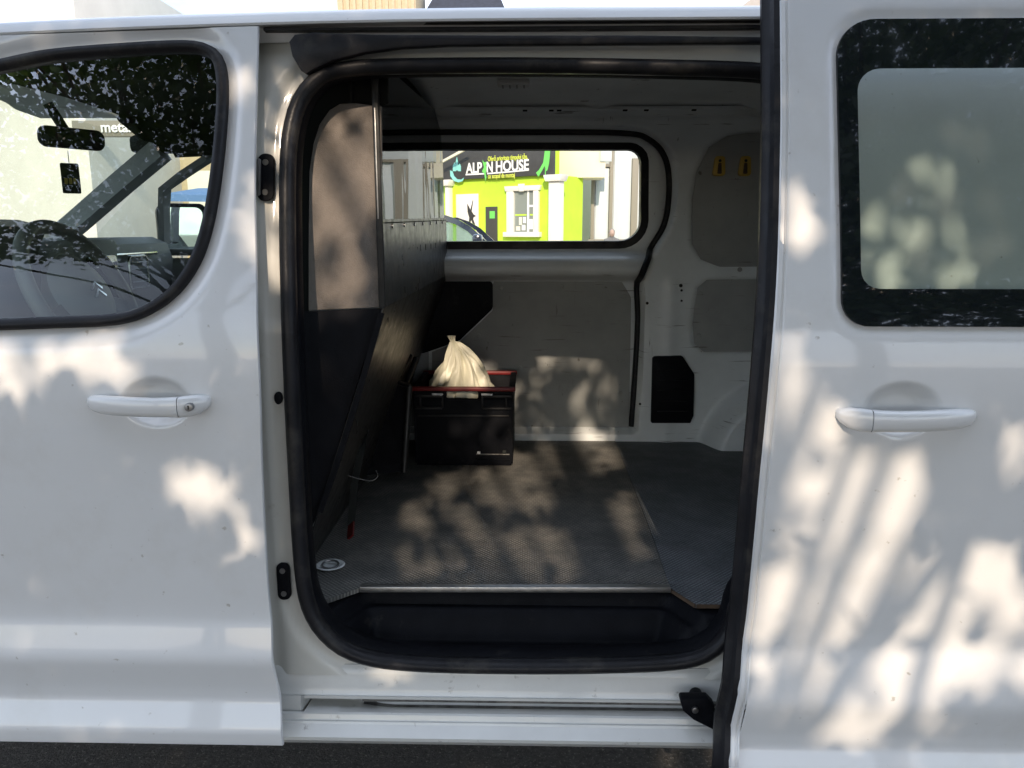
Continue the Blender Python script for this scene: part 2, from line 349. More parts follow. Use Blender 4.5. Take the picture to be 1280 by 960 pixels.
M['concrete'] = mat('pale_concrete', (0.42, 0.38, 0.31), 0.85, var=0.1, vscale=3)
M['blue'] = mat('blue_awning', (0.10, 0.20, 0.40), 0.6)
M['cable'] = mat('cable_black', (0.02, 0.02, 0.025), 0.6)
M['lampwhite'] = mat('lamp_lens', (0.60, 0.60, 0.58), 0.3)
def leafmat(name, c):
    m = mat(name, c, 0.45, var=0.35, vscale=3.0); t = m.node_tree; b = t.nodes['Principled BSDF']; out = t.nodes['Material Output']
    tl = t.nodes.new('ShaderNodeBsdfTranslucent'); tl.inputs[0].default_value = (c[0]*1.5, c[1]*1.6, c[2]*0.8, 1)
    mx = t.nodes.new('ShaderNodeMixShader'); mx.inputs[0].default_value = 0.3; t.links.new(b.outputs[0], mx.inputs[1]); t.links.new(tl.outputs[0], mx.inputs[2]); t.links.new(mx.outputs[0], out.inputs[0]); return m
M['leaf'] = leafmat('green_leaf', (0.055, 0.085, 0.025))
def floormat(name, c1, c2, dots):
    m = mat(name, c1, 0.62, var=0.12, vscale=6, dirt=c2, dscale=7, dthr=(0.42, 0.75)); t = m.node_tree; b = t.nodes['Principled BSDF']
    tc = t.nodes.new('ShaderNodeTexCoord'); mp = t.nodes.new('ShaderNodeMapping'); mp.inputs['Rotation'].default_value = (0, 0, R(45)); mp.inputs['Scale'].default_value = (dots, dots, dots)
    vo = t.nodes.new('ShaderNodeTexVoronoi'); vo.inputs['Randomness'].default_value = 0.08; vo.inputs['Scale'].default_value = 1.0; vo.voronoi_dimensions = '2D'
    t.links.new(tc.outputs['Object'], mp.inputs[0]); t.links.new(mp.outputs[0], vo.inputs['Vector'])
    mr = t.nodes.new('ShaderNodeMapRange'); mr.inputs[1].default_value = 0.28; mr.inputs[2].default_value = 0.45; mr.inputs[3].default_value = 1; mr.inputs[4].default_value = 0
    t.links.new(vo.outputs['Distance'], mr.inputs[0]); bp = t.nodes.new('ShaderNodeBump'); bp.inputs['Strength'].default_value = 0.9; bp.inputs['Distance'].default_value = 0.003
    t.links.new(mr.outputs[0], bp.inputs['Height']); t.links.new(bp.outputs[0], b.inputs['Normal'])
    src = b.inputs['Base Color'].links[0].from_socket; mx = t.nodes.new('ShaderNodeMix'); mx.data_type = 'RGBA'; mx.blend_type = 'MULTIPLY'
    mr2 = t.nodes.new('ShaderNodeMapRange'); mr2.inputs[3].default_value = 0.5; mr2.inputs[4].default_value = 1.3; t.links.new(mr.outputs[0], mr2.inputs[0])
    cb = t.nodes.new('ShaderNodeCombineColor'); [t.links.new(mr2.outputs[0], cb.inputs[k]) for k in range(3)]
    mx.inputs[0].default_value = 1; t.links.new(src, mx.inputs[6]); t.links.new(cb.outputs[0], mx.inputs[7]); t.links.new(mx.outputs[2], b.inputs['Base Color']); return m
M['floormat'] = floormat('studded_grey_floor', (0.14, 0.14, 0.13), (0.32, 0.30, 0.265), 105)
M['floormat2'] = floormat('studded_dark_floor', (0.15, 0.165, 0.175), (0.27, 0.28, 0.29), 105)
def asphalt():
    m = mat('asphalt', (0.085, 0.08, 0.073), 0.85, var=0.35, vscale=60, bump=1.0, bscale=160, dirt=(0.42, 0.39, 0.34), dscale=95, dthr=(0.55, 0.68)); return m
M['asphalt'] = asphalt()

# ================================================================== SETTING
gs = 400
ground = mesh('ground', [(-gs, -gs, 0), (gs, -gs, 0), (gs, gs, 0), (-gs, gs, 0)], [(0, 1, 2, 3)], M['asphalt'], sm=0); tag(ground, kind='structure')
pv = box('pavement', (0, 26, 0.06), (60, 18, 0.12), M['concrete'], bev=0.01); tag(pv, kind='structure')

# ================================================================== VAN
van = empty('delivery_van', 'white delivery van with its sliding side door open and cargo floor bare', 'van')
# outer side profile Y(z): belt at 0, glass leans in, sill moulding stands out
g0 = smooth([(0.26, 0.0), (0.312, -0.020), (0.346, -0.022), (0.356, -0.018), (0.401, 0.000), (0.409, 0.004), (0.44, 0.002), (0.505, -0.010), (0.52, -0.010), (0.60, 0.012), (0.63, 0.012), (0.70, 0.008), (0.85, 0.002), (1.0, 0.0)]+[(z, 0.29*0.06*math.log(1+math.exp((z-1.25)/0.06))-0.0002) for z in np.linspace(1.02, 1.95, 40)], 1200, 10)
gz = lambda z: float(g0(z))
gs_ = lambda z: float(g0(z))-0.09            # open sliding door stands 9 cm outside the body side
gp = smooth([(0.2, 0.10), (0.43, 0.115), (1.1, 0.10), (1.25, 0.105), (1.4, 0.13), (1.6, 0.17), (1.8, 0.225), (1.95, 0.28)], 400, 8)
gpf = lambda z: float(gp(z))
def rdrop(x): return -0.0177*x*x if x < 0 else 0.0
def toXZ(pts, g):
    q = [S(px, py, g) for px, py in pts]; return [(p[0], p[2]) for p in q]

# ---- front door
win_px = [(-160, 128), (-60, 92), (0, 79), (60, 67), (140, 60), (215, 56), (250, 58), (268, 70), (275, 95), (275, 140), (268, 215), (257, 280), (242, 325), (217, 362), (182, 388), (140, 401), (60, 405), (-60, 409), (-260, 414)]
winF = toXZ(win_px, gz); winF = catmull(winF, 6); winF = [tuple(p) for p in winF]
winFr = resample(winF, 150)
hF = S(195, 503, gz)                         # handle centre
def finegrid(a, b, step, spots, fine=0.0035):
    out = []; x = a
    while x < b:
        out.append(x); x += fine if any(abs(x-c) < w for c, w in spots) else step
    out.append(b); return np.array(out)
def edge_tab(px, g, d=0.0):
    q = sorted([(S(a, b, g)[2], S(a, b, g)[0]+d) for a, b in px]); zs_ = [a for a, b in q]; xs_ = [b for a, b in q]
    zz = np.linspace(.2, 2.0, 200); xx = np.interp(zz, zs_, xs_); k = np.hanning(17); k /= k.sum(); xx = np.convolve(np.pad(xx, 8, mode='edge'), k, 'valid')
    return lambda z: np.interp(z, zz, xx)
fedge = edge_tab([(322, 30), (317, 222), (320, 350), (324, 480), (327, 600), (335, 750), (344, 850), (352, 920)], gz)
wedge = edge_tab([(974, 2), (975, 150), (972, 300), (963, 450), (949, 600), (932, 780), (911, 950)], gs_)
fshear = lambda u, v: u+(fedge(v)+.557)*np.clip((u+1.0)/.443, 0, 1)
sshear = lambda u, v: u+(wedge(v)+.021-.455)*np.clip((1.0-u)/.545, 0, 1)
def door_fn(g, win, hx, hz, dents, off=0.0, wband=(0.055, 0.020), low=0.0, shear=None, drop=0.0):
    def fn(U, V):
        if shear: U = shear(U, V)
        V = V-drop*U*U*sstep(1.72, 1.88, V)
        Y = g0(V+low*sstep(.62, .45, V))+off
        sd = sdist(win, U, V)
        Y = Y + wband[1]*(1-sstep(0.004, wband[0], sd))
        r = ((U-hx)/0.078)**2+((V-hz)/0.056)**2
        Y = Y + 0.024*sstep(0.0, 0.85, 1-r)
        for cx, cz, rx, rz, d in dents: Y = Y + d*np.exp(-((U-cx)/rx)**2-((V-cz)/rz)**2)
        return U, Y, V
    return fn
fd = empty('front_door', parent=van)
xs = finegrid(-2.1, -0.557, 0.011, [(hF[0], 0.085)]); zs = finegrid(0.312, 1.884, 0.009, [(hF[2], 0.06), (0.36, 0.06)])
bodyf = field('door_skin', xs, zs, door_fn(g0, winF, hF[0], hF[2], [(-0.9, 0.8, 0.3, 0.2, 0.0012), (-0.7, 0.62, 0.1, 0.1, -0.0012)], shear=fshear, drop=0.0177), M['paint'], fd, keep=lambda u, v: ~inside(winF, fshear(u, v), v-.0177*u*u*sstep(1.72, 1.88, v)))
# folded rear edge of the door
edge = []
for z in np.linspace(0.312, 1.878, 90): edge.append((z, gz(z)))
V = []; F = []
for z, y in edge:
    e_ = float(fedge(z)); V += [(e_, y, z), (e_+.002, y+0.003, z), (e_+.001, y+0.010, z), (e_-.024, y+0.014, z)]
for i in range(len(edge)-1):
    for k in range(3): F.append((i*4+k, i*4+k+1, i*4+5+k, i*4+4+k))
mesh('door_edge', V, F, M['paint'], fd, 60)
sealF = [(x, gz(z)+0.006, z) for x, z in winFr]
sweep('window_seal', sealF, [(-0.010, -0.004), (0.0, -0.008), (0.010, -0.003), (0.011, 0.012), (-0.014, 0.016)], M['rubber'], fd, True, sm=60)
fill('window_glass', winFr, lambda a, b: (a, gz(b)+0.016, b), M['glass'], fd, 6, c=(-1.35, 1.52))
def handle(parent, g, px0, px1, flip):
    """pull handle lofted along X; the lock end is a piece of its own"""
    def loft(name, st, par):
        V = []; F = []; K = 16
        for x, zc, hz, yc, hy in st:
            for k in range(K):
                a = 2*math.pi*k/K; ca, sa = math.cos(a), math.sin(a)
                V.append((x, yc-hy*math.copysign(abs(ca)**0.7, ca), zc+hz*math.copysign(abs(sa)**0.75, sa)))
        for i in range(len(st)-1):
            for k in range(K): l = (k+1) % K; F.append((i*K+k, i*K+l, (i+1)*K+l, (i+1)*K+k))
        F.append(tuple(range(K))); F.append(tuple((len(st)-1)*K+k for k in range(K))[::-1])
        b = bmesh.new(); vs = [b.verts.new(v) for v in V]; [b.faces.new([vs[i] for i in f]) for f in F]
        return frombm(name, b, M['paint'], par, 60)
    s = -1 if flip else 1
    a = S(px0, 503 if not flip else 520, g); b = S(px1, 503 if not flip else 520, g); zc = (a[2]+b[2])/2; L = b[0]-a[0]; y0 = g(zc)
    def X(t): return (a[0]+L*t) if not flip else (b[0]-L*t)
    grip = [(0.0, 0.001, .004, .004), (.02, .001, .011, -.002), (.07, .001, .016, -.010), (.16, 0, .0195, -.020), (.27, -.001, .0205, -.027), (.42, -.002, .0205, -.032), (.6, -.003, .0205, -.033), (.72, -.003, .021, -.031), (.79, -.003, .022, -.029)]
    st = [(X(t), zc+dz, hz, y0+yy, .013 if t > .05 else .008) for t, dz, hz, yy in grip]
    h = loft('handle', st, parent)
    end = [(.797, -.003, .022, -.029), (.86, -.002, .0225, -.024), (.93, .000, .020, -.015), (.98, .003, .013, -.004), (1.0, .005, .006, .004)]
    e = loft('handle_end', [(X(t), zc+dz, hz, y0+yy, .013) for t, dz, hz, yy in end], parent)
    # feet that join the grip to the door
    box('handle_gap', (X(.793), y0-.026, zc-.003), (.003, .022, .040), M['rubber'], parent, bev=0.001)
    return X, zc, y0
X, zc, y0 = handle(fd, gz, 109, 264, False)
lk = disc('lock_cylinder', (X(.885), y0-.042, zc-.001), .0085, .012, M['steel'], fd, n=20, bev=.001)
box('keyhole', (X(.885), y0-.0425, zc-.001), (.0015, .002, .008), M['plastic'], fd, bev=0)

# ---- roof edge, roof skin and headliner
rx = np.concatenate([np.linspace(-1.5, 0, 30), np.linspace(0.1, 2.6, 12)])
extrude_x('roof_rail', [(0.225, 1.86), (0.21, 1.886), (0.183, 1.8865), (0.1815, 1.891), (0.187, 1.903), (0.197, 1.913), (0.209, 1.919), (0.222, 1.9215), (0.226, 1.918), (0.236, 1.918), (0.242, 1.9225), (0.30, 1.934), (0.45, 1.952), (0.7, 1.972), (0.96, 1.978), (1.22, 1.972), (1.5, 1.95), (1.66, 1.925) , (1.73, 1.88), (1.745, 1.855), (1.70, 1.85)], rx, M['paint'], van, rdrop, 30)

# ---- door frame round the opening
ap_px = [(360, 300), (360, 215), (364, 165), (376, 125), (402, 96), (440, 86), (500, 83), (640, 82), (800, 84), (960, 90), (1010, 110), (1030, 160), (1030, 300), (1005, 520), (975, 680), (925, 745), (912, 785), (888, 812), (850, 825), (760, 830), (640, 831), (520, 828), (455, 819), (415, 798), (388, 760), (377, 700), (369, 560), (363, 420)]
ap = toXZ(ap_px, gpf); ap = [(max(-9, min(0.60, x)), z) for x, z in ap]
ap = [tuple(p) for p in catmull(ap, 6)]; apr = resample(ap, 170)
def frame_fn(U, V):
    Y = gp(V)+0*U
    sd = sdist(ap, U, V)
    Y = Y-0.014*sstep(0.035, 0.06, sd)+0.008*(1-sstep(0.0, 0.03, sd))
    Y = Y+0.010*np.exp(-((U+0.60)/0.02)**2)
    Y = Y+0.006*np.exp(-((U+0.556)/0.022)**2-((V-1.56)/0.09)**2)+0.006*np.exp(-((U+0.565)/0.022)**2-((V-0.655)/0.07)**2)
    return U, Y, V
pil = field('door_frame', finegrid(-0.66, 0.74, 0.009, []), finegrid(0.415, 1.875, 0.009, []), frame_fn, M['pillar'], van, keep=lambda u, v: ~inside(ap, u, v))
sealp = [(x, gpf(z)-0.010, z) for x, z in apr]
def sgn(loop): 
    a = 0
    for i in range(len(loop)): a += loop[i-1][0]*loop[i][1]-loop[i][0]*loop[i-1][1]
    return a
so = 1 if sgn(ap) < 0 else -1     # +n points outwards of the loop
q = [(0.016, 0.004), (0.013, -0.010), (0.003, -0.018), (-0.010, -0.014), (-0.017, 0.0), (-0.016, 0.016), (-0.004, 0.022), (0.012, 0.016)]
sweep('opening_seal', sealp, [(so*a, b) for a, b in q], M['rubber'], van, True, sm=60)
sweep('inner_trim', [(x, gpf(z)+0.012, z) for x, z in apr], [(so*-0.006, 0.0), (so*-0.012, 0.004), (so*-0.014, 0.04), (so*-0.010, 0.06), (so*0.0, 0.06)], M['plastic'], van, True, sm=60)
# striker plates and a grommet on the pillar
for (px, py, hx, hz) in ((334, 222, 10, 29), (356, 725, 8.5, 26)):
    c = S(px, py, gpf); sx = hx*0.00182; sz = hz*0.00182
    lp = rloop([(c[0]-sx, c[2]-sz), (c[0]+sx, c[2]-sz*0.92), (c[0]+sx, c[2]+sz*0.92), (c[0]-sx, c[2]+sz)], sx*0.9, 6)
    st = yplate('striker_plate', lp, c[1]-0.012, 0.012, M['plastic'], van, 0.003, tilt=-0.22 if py < 400 else 0.0, z0=c[2])
    for s in (-.6, .6): disc('screw', (c[0], c[1]-0.0145+(0.22*s*sz if py < 400 else 0), c[2]+s*sz), 0.0065, 0.004, M['steel'], st, n=12)
    if py < 400:
        lp = rloop([(c[0]-sx*1.0, c[2]-sz*.8), (c[0]-sx*.5, c[2]-sz*.7), (c[0]-sx*.5, c[2]+sz*.7), (c[0]-sx*1.0, c[2]+sz*.8)], .004, 4)
        yplate('brass_contact', lp, c[1]-0.016, 0.006, M['steel'], st, 0.001, tilt=-.22, z0=c[2])
c = S(349, 497, gpf); disc('grommet', (c[0], c[1]-.010, c[2]), .009, .012, M['plastic'], van, n=16, bev=.002, ry=.014)
# upper door rail: black channel, lip and end cap
ch = [(0.190, 1.8855), (0.212, 1.885), (0.214, 1.880), (0.197, 1.8785), (0.197, 1.8735), (0.216, 1.872), (0.235, 1.873), (0.27, 1.875), (0.27, 1.885)]
extrude_x('upper_rail', ch, np.linspace(-0.572, 0.72, 8), M['rubber'], van, None, 30, True)
cap_px = [(361, 52), (368, 43), (392, 40), (470, 43), (640, 44), (800, 44), (960, 46), (960, 54), (800, 55), (640, 56), (560, 57), (500, 60), (455, 66), (415, 76), (390, 88), (383, 93), (376, 88), (365, 70)]
cap = [(P(px, py, 0.185)[0], P(px, py, 0.185)[2]) for px, py in cap_px]
yplate('rail_cover', cap, 0.183, 0.024, M['rubber'], van, 0.005)

# ---- sill with the lower rail slot
def zy(py, Y): return (Y, P(640, py, Y)[2])
sill_prof = [(.122, .445), (.108, .430), (.1025, .415), (.098, .385), (.092, .366), (.088, .360), zy(873, .086), (.150, .352), (.150, .322), zy(893, .074), zy(896, .068), zy(903, .064), zy(905, .056), zy(908, .054), zy(922, .034), zy(925, .030), zy(929, .032), zy(932, .05), (.07, .272), (.6, .27), (1.8, .27)]
slot_l = P(376, 884, .08)[0]
def sill_x(x):
    t = float(sstep(slot_l, slot_l+0.012, x)); out = []
    for i, (y, z) in enumerate(sill_prof):
        if i in (7, 8):
            flat = .082
            ramp = float(sstep(slot_l+.02, slot_l+.22, x))
            y = flat*(1-t)+t*(0.175-0.055*ramp)
        out.append((y, z))
    return out
V = []; F = []; K = len(sill_prof)
sx_ = list(np.concatenate([np.linspace(-2.1, -0.6, 6), np.linspace(-0.59, slot_l-0.004, 8), np.linspace(slot_l, slot_l+.24, 26), np.linspace(slot_l+.26, 0.6, 14), np.linspace(.8, 2.6, 5)]))
for x in sx_: V += [(x, y, z) for y, z in sill_x(x)]
for i in range(len(sx_)-1):
    for k in range(K-1): F.append((i*K+k, i*K+k+1, (i+1)*K+k+1, (i+1)*K+k))
sill = mesh('door_sill', V, F, M['sillpaint'], van, 28)
# curved guide strips inside the rail slot
for k, dy in enumerate((0.0, 0.022)):
    pth = [(slot_l+0.02+0.02*k+t*0.3, .165-dy-0.05*float(sstep(0.05, 1, t)), .3225+0.0) for t in np.linspace(0, 1, 16)]+[(0.58, .115-dy, .3225)]
    sweep('guide_strip', pth, [(-.0035, -.002), (.0035, -.002), (.0035, .002), (-.0035, .002)], M['sillpaint'], van, ref=(0, 0, 1))
extrude_x('lower_rail', [(.150, .351), (.118, .350), (.112, .345), (.112, .338), (.128, .336), (.128, .326), (.106, .3245), (.106, .3225)], np.linspace(slot_l+.14, .70, 12), M['greasy'], van, None, 30)  # greasy rail, its colour darkened to stand for shade deep in the slot
# roller arm of the sliding door
ra = empty('roller_arm', parent=van)
c1 = P(868, 886, .06); 
arm_px = [(849, 871), (884, 871), (893, 880), (890, 889), (902, 893), (909, 900), (909, 918), (896, 912), (866, 897), (853, 886)]
arm = [(P(px, py, .045)[0], P(px, py, .045)[2]) for px, py in arm_px]
yplate('arm_bracket', rloop(arm, .006, 4), .035, .03, M['plastic'], ra, .003)
c = P(869, 888, .03); disc('roller_bolt', (c[0], .028, c[2]), .0075, .012, M['steel'], ra, n=14, bev=.001)
c = P(874, 880, .05); disc('roller_wheel', (c[0], .055, c[2]), .015, .04, M['plastic'], ra, n=20, bev=.003)

# ---- step well, cargo floor
FZ = 0.55
stp = [(-0.425, 0.302), (0.360, 0.302), (0.44, 0.15), (0.42, 0.118), (-0.47, 0.118), (-0.49, 0.15)]
stepL = rloop(stp, [.05, .05, .05, .02, .02, .05], 6)
def step_fn(U, V):
    sd = sdist(stepL, U, V)
    Zv = 0.532-0.034*sstep(0.012, -0.004, sd)-0.070*sstep(-0.016, -0.075, sd)
    front = sstep(0.20, 0.135, V)
    Zv = Zv*(1-front)+front*np.minimum(Zv, 0.436)
    Zv = Zv+0.0018*np.sin(V*260)*(sd < -0.055)
    return U, V, Zv
field('step_well', np.arange(-0.62, 0.70, 0.008), np.arange(0.112, 0.36, 0.006), step_fn, M['plastic'], van)
fl = [(-0.433, 0.282), (0.366, 0.298), (0.412, 0.214), (0.60, 0.214), (2.3, 0.214), (2.3, 1.79), (0.385, 1.79), (-0.60, 1.79), (-0.60, 0.19), (-0.52, 0.19)]
floor = empty('cargo_floor', parent=van)
to = lambda a, b, d: (a, b, FZ-0.012+d)
lm = [(-0.433, 0.282), (0.366, 0.298), (0.3745, 0.75), (0.380, 1.79), (-0.62, 1.79), (-0.62, 0.20), (-0.52, 0.20)]
rm = [(0.368, 0.298), (0.412, 0.214), (0.72, 0.214), (2.3, 0.214), (2.3, 1.79), (0.382, 1.79), (0.3765, 0.75)]
plate('floor_board', lm, 0.012, M['floormat'], floor, 0.0, to3=to, sm=20)
plate('floor_board', rm, 0.0105, M['floormat2'], floor, 0.0, to3=to, sm=20)
box('plywood_edge', (0.56, 0.2125, FZ-.006), (.29, .003, .0095), M['ply'], floor, bev=0)
a = Vector((0.3665, .2965, FZ-.006)); b = Vector((.412, .2125, FZ-.006))
box('plywood_edge', (a+b)/2, ((b-a).length, .003, .0095), M['ply'], floor, bev=0, rot=Matrix.Rotation(math.atan2(b.y-a.y, b.x-a.x), 3, 'Z'))
box('edge_strip', (-0.034, .290, FZ-.001), (.80, .022, .016), M['alu'], floor, bev=0.003, rot=Matrix.Rotation(0.02, 3, 'Z'))
# tie-down cups in the floor
for (px, py, ) in ((413, 709), (855, 548)):
    c = PZ(px, py, FZ); V = []; F = []; n = 24
    prof = [(.040, .0015), (.036, .004), (.031, .002), (.024, -.006), (.0, -.0085)]
    for r, z in prof[:-1]: V += [(c[0]+r*math.cos(2*math.pi*k/n), c[1]+r*.95*math.sin(2*math.pi*k/n), FZ+z+.006) for k in range(n)]
    V.append((c[0], c[1], FZ+.0015))
    for i in range(len(prof)-2):
        for k in range(n): l = (k+1) % n; F.append((i*n+k, i*n+l, (i+1)*n+l, (i+1)*n+k))
    for k in range(n): F.append(((len(prof)-2)*n+k, (len(prof)-2)*n+(k+1) % n, len(V)-1))
    cup = mesh('tie_down_cup', V, F, M['inner'], floor, 60)
    tube('tie_down_ring', [(c[0]+.022*math.cos(a), c[1]+.018*math.sin(a), FZ+.008+.004*math.sin(a)) for a in np.linspace(0, 2*math.pi, 20, endpoint=False)], .003, M['steel'], cup, True, 6, (0, 0, 1))

# ---- cargo walls: far sliding door, rear quarter, ceiling, rear and near sides
gw = smooth([(0.5, 1.785), (1.235, 1.785), (1.25, 1.77), (1.262, 1.70), (1.275, 1.655), (1.305, 1.648), (1.334, 1.662), (1.352, 1.70), (1.364, 1.772), (1.40, 1.775), (1.55, 1.755), (1.75, 1.705), (1.95, 1.63)], 500, 6)
gwf = lambda z: float(gw(z))
wn_px = [(500, 182), (770, 182), (806, 190), (806, 262), (797, 300), (772, 306), (500, 307)]
wn = toXZ(wn_px, gwf); wn[0] = (-0.60, wn[0][1]); wn[-1] = (-0.60, wn[-1][1])
wn = [wn[0], wn[1], wn[2], wn[3], wn[4], wn[5], wn[6]]
wnl = rloop([wn[0], (toXZ([(806, 182)], gwf)[0]), (toXZ([(806, 306)], gwf)[0]), wn[-1]], [.06, .07, .10, .06], 10)
wnr = resample(wnl, 120)
fs_px = [(480, 165), (640, 165), (775, 166), (812, 175), (832, 200), (836, 240), (830, 280), (812, 312), (801, 345), (797, 400), (794, 460), (789, 532)]
fs = catmull(toXZ(fs_px, gwf), 6, False)
fs_poly = [tuple(p) for p in fs]+[(-0.7, fs[-1][1]), (-0.7, fs[0][1])]
def wall_fn(U, V):
    sd = sdist(fs_poly, U, V); sw = sdist(wnl, U, V)
    Y = np.where(sd < 0.012, gw(V), 0)
    quarter = 1.715-0.11*sstep(1.35, 1.95, V)
    # stamped shapes of the rear quarter
    quarter = quarter+0.012*sstep(0.010, -0.006, sdist(Q1, U, V))+0.012*sstep(0.010, -0.006, sdist(Q2, U, V))
    quarter = quarter-0.010*np.exp(-((U-0.60)/0.03)**2)*sstep(1.3, 1.2, V)
    arch = np.hypot((U-1.13)/0.40, (V-0.50)/0.36)
    quarter = quarter-0.14*sstep(1.0, 0.80, arch)
    quarter = quarter+0.004*np.sin(V*11+U*5)*0.3
    k = sstep(-0.004, 0.026, sd)
    Y = gw(V)*(1-k)+quarter*k
    Y = Y+0.010*(1-sstep(0.0, 0.02, np.abs(sd)))
    Y = Y-0.010*(1-sstep(0.015, 0.045, np.abs(sw-0.035)))
    Y = Y+0.006*sstep(0.0, 0.01, V-1.885)
    return U, Y, V
def quad(pts, Y): return [(P(px, py, Y)[0], P(px, py, Y)[2]) for px, py in pts]
Q1 = quad([(866, 250), (870, 215), (884, 185), (905, 172), (930, 168), (1030, 166), (1030, 333), (905, 335), (880, 325), (868, 305)], 1.66)
Q2 = quad([(872, 360), (884, 350), (1030, 348), (1030, 440), (880, 440), (868, 430), (866, 405)], 1.70)
xs = np.arange(-0.62, 1.35, 0.011); zs = np.arange(0.545, 1.95, 0.0085)
wall = field('far_side_wall', xs, zs, wall_fn, M['inner'], van, keep=lambda u, v: ~inside(wnl, u, v), flip=True)
field('far_side_wall', np.linspace(1.27, 2.37, 8), np.linspace(.53, 1.96, 30), lambda U, V: (U, 1.722-0.11*sstep(1.35, 1.95, V), V), M['inner'], van, flip=True)
fw_ = empty('far_window', parent=van)
Yw = lambda a, b: (a, gwf(b)+0.012, b)
sweep('window_seal', [(x, gwf(z)-.002, z) for x, z in wnr], [(-.016, -.010), (.016, -.010), (.018, .03), (-.018, .03)], M['rubber'], fw_, True, sm=60)
fill('window_glass', wnr, Yw, M['farglass'], fw_, 4)
sweep('far_door_seal', [(p[0], gwf(p[1])-.012, p[1]) for p in fs], circ(.0135, 8), M['rubber'], van, sm=60)
# trim panels
def panel(name, px, Y, r, m, t=.006, parent=van, tilt=0):
    lp = quad(px, Y); lp = rloop(lp, r, 5); zc = sum(p[1] for p in lp)/len(lp)
    return yplate(name, lp, Y, t, m, parent, .0015, tilt, zc)
tp = panel('trim_panel', [(616, 355), (618, 350), (776, 350), (789, 372), (786, 546), (540, 546), (540, 440), (575, 427), (616, 388)], 1.776, [.01, .01, .03, .04, .005, 0, 0, .02, .02], M['hardboard'])
for px, py in ((626, 360), (702, 358), (781, 371), (783, 410), (779, 453), (776, 492), (650, 460), (598, 420)):
    c = P(px, py, 1.772); disc('clip', (c[0], 1.7725, c[2]), .010, .006, M['hardboard'], tp, n=14, bev=.002)
panel('black_panel', [(470, 352), (616, 352), (616, 386), (574, 426), (520, 445), (470, 460)], 1.768, [.01, .015, .03, .03, .02, .01], M['plastic'])
q1 = yplate('trim_panel', Q1, 1.656, .010, M['hardboard'], van, .001, tilt=0.215, z0=1.62)
q2 = yplate('trim_panel', rloop(Q2, .01, 3), 1.706, .004, M['hardboard'], van, .001)
for px, py in ((876, 367), (874, 420), (925, 337)):
    c = P(px, py, 1.70); disc('clip', (c[0], 1.7005, c[2]), .010, .006, M['hardboard'], q2, n=12, bev=.002)
for px in (898, 930):
    c = P(px, 208, 1.645); hk = empty('amber_hook', parent=van)
    lp = rloop([(c[0]-.025, c[2]-.038), (c[0]+.025, c[2]-.038), (c[0]+.020, c[2]+.038), (c[0]-.020, c[2]+.038)], .012, 4)
    yplate('hook_plate', lp, 1.622, .03, M['yellow'], hk, .003)
    yplate('hook_slot', rloop([(c[0]-.009, c[2]-.03), (c[0]+.009, c[2]-.03), (c[0]+.006, c[2]+.012), (c[0]-.006, c[2]+.012)], .004, 3), 1.6195, .008, M['ply'], hk, .001)
    disc('hook_hole', (c[0], 1.620, c[2]+.020), .006, .004, M['card'], hk, n=10)
vent = panel('vent_flap', [(816, 446), (853, 445), (868, 468), (867, 520), (863, 529), (814, 529)], 1.690, [.012, .012, .012, .012, .006, .006], M['plastic'], .02)
for k in range(5):
    a = P(822, 462+k*13, 1.69); b = P(860, 462+k*13, 1.69); box('vent_lip', ((a[0]+b[0])/2, 1.688, a[2]), (b[0]-a[0], .006, .003), M['rubber'], vent, bev=.001)
for px, py, r in ((851, 357, .0075), (852, 363, .005), (852, 376, .0045), (870, 140, .0065), (879, 139, .0075), (818, 140, .004), (800, 505, .005), (809, 379, .006)):
    Y = 1.700 if py > 200 else 1.66
    c = P(px, py, Y); disc('fixing_hole', (c[0], Y-.002 if py > 200 else 1.640, c[2]), r, .004, M['card'], van, n=12)
# ceiling
cz = smooth([(0.15, 1.875), (0.25, 1.905), (0.5, 1.942), (0.96, 1.962), (1.4, 1.945), (1.5, 1.932), (1.53, 1.918), (1.56, 1.915), (1.70, 1.905)], 300, 5)
def ceil_fn(U, V):
    Zc = cz(V)-0.012*np.exp(-((np.mod(U+0.05, 0.62)-0.31)/0.05)**2)
    Zc = Zc-0.010*sstep(.8, .83, U)*sstep(1.2, 1.17, U)
    return U, V, Zc
field('ceiling', np.arange(-2.0, 2.35, 0.02), np.arange(0.22, 1.70, 0.012), ceil_fn, M['inner'], van)
extrude_x('ceiling_rail', [(1.52, 1.917), (1.515, 1.906), (1.53, 1.9), (1.60, 1.893), (1.64, 1.893)], np.linspace(-.35, 2.3, 10), M['inner'], van)
for x in (-.02, .08, .11, .36, .44, .62): box('rail_clip', (x, 1.522, 1.905), (.018, .012, .010), M['card'], van, bev=.002)
c = P(641, 102, 1.1); lamp = box('ceiling_lamp', (c[0], 1.20, 1.945), (.11, .06, .022), M['lampwhite'], van, bev=.008)
for k in range(4): box('lamp_rib', (c[0]-.036+.024*k, 1.20, 1.933), (.006, .045, .004), M['hardboard'], lamp, bev=.001)
# rear end and inner near side (keeps the cargo room closed)
mesh('rear_wall', [(2.34, .1, .27), (2.34, 1.86, .27), (2.34, 1.7, 1.93), (2.34, .2, 1.93)], [(0, 1, 2, 3)], M['inner'], van, 0)
mesh('inner_side_wall', [(.68, .135, .43), (2.34, .135, .43), (2.34, .15, 1.3), (2.34, .27, 1.91), (.68, .27, 1.91), (.68, .15, 1.3)], [(0, 1, 2, 5), (5, 2, 3, 4)], M['inner'], van, 0)

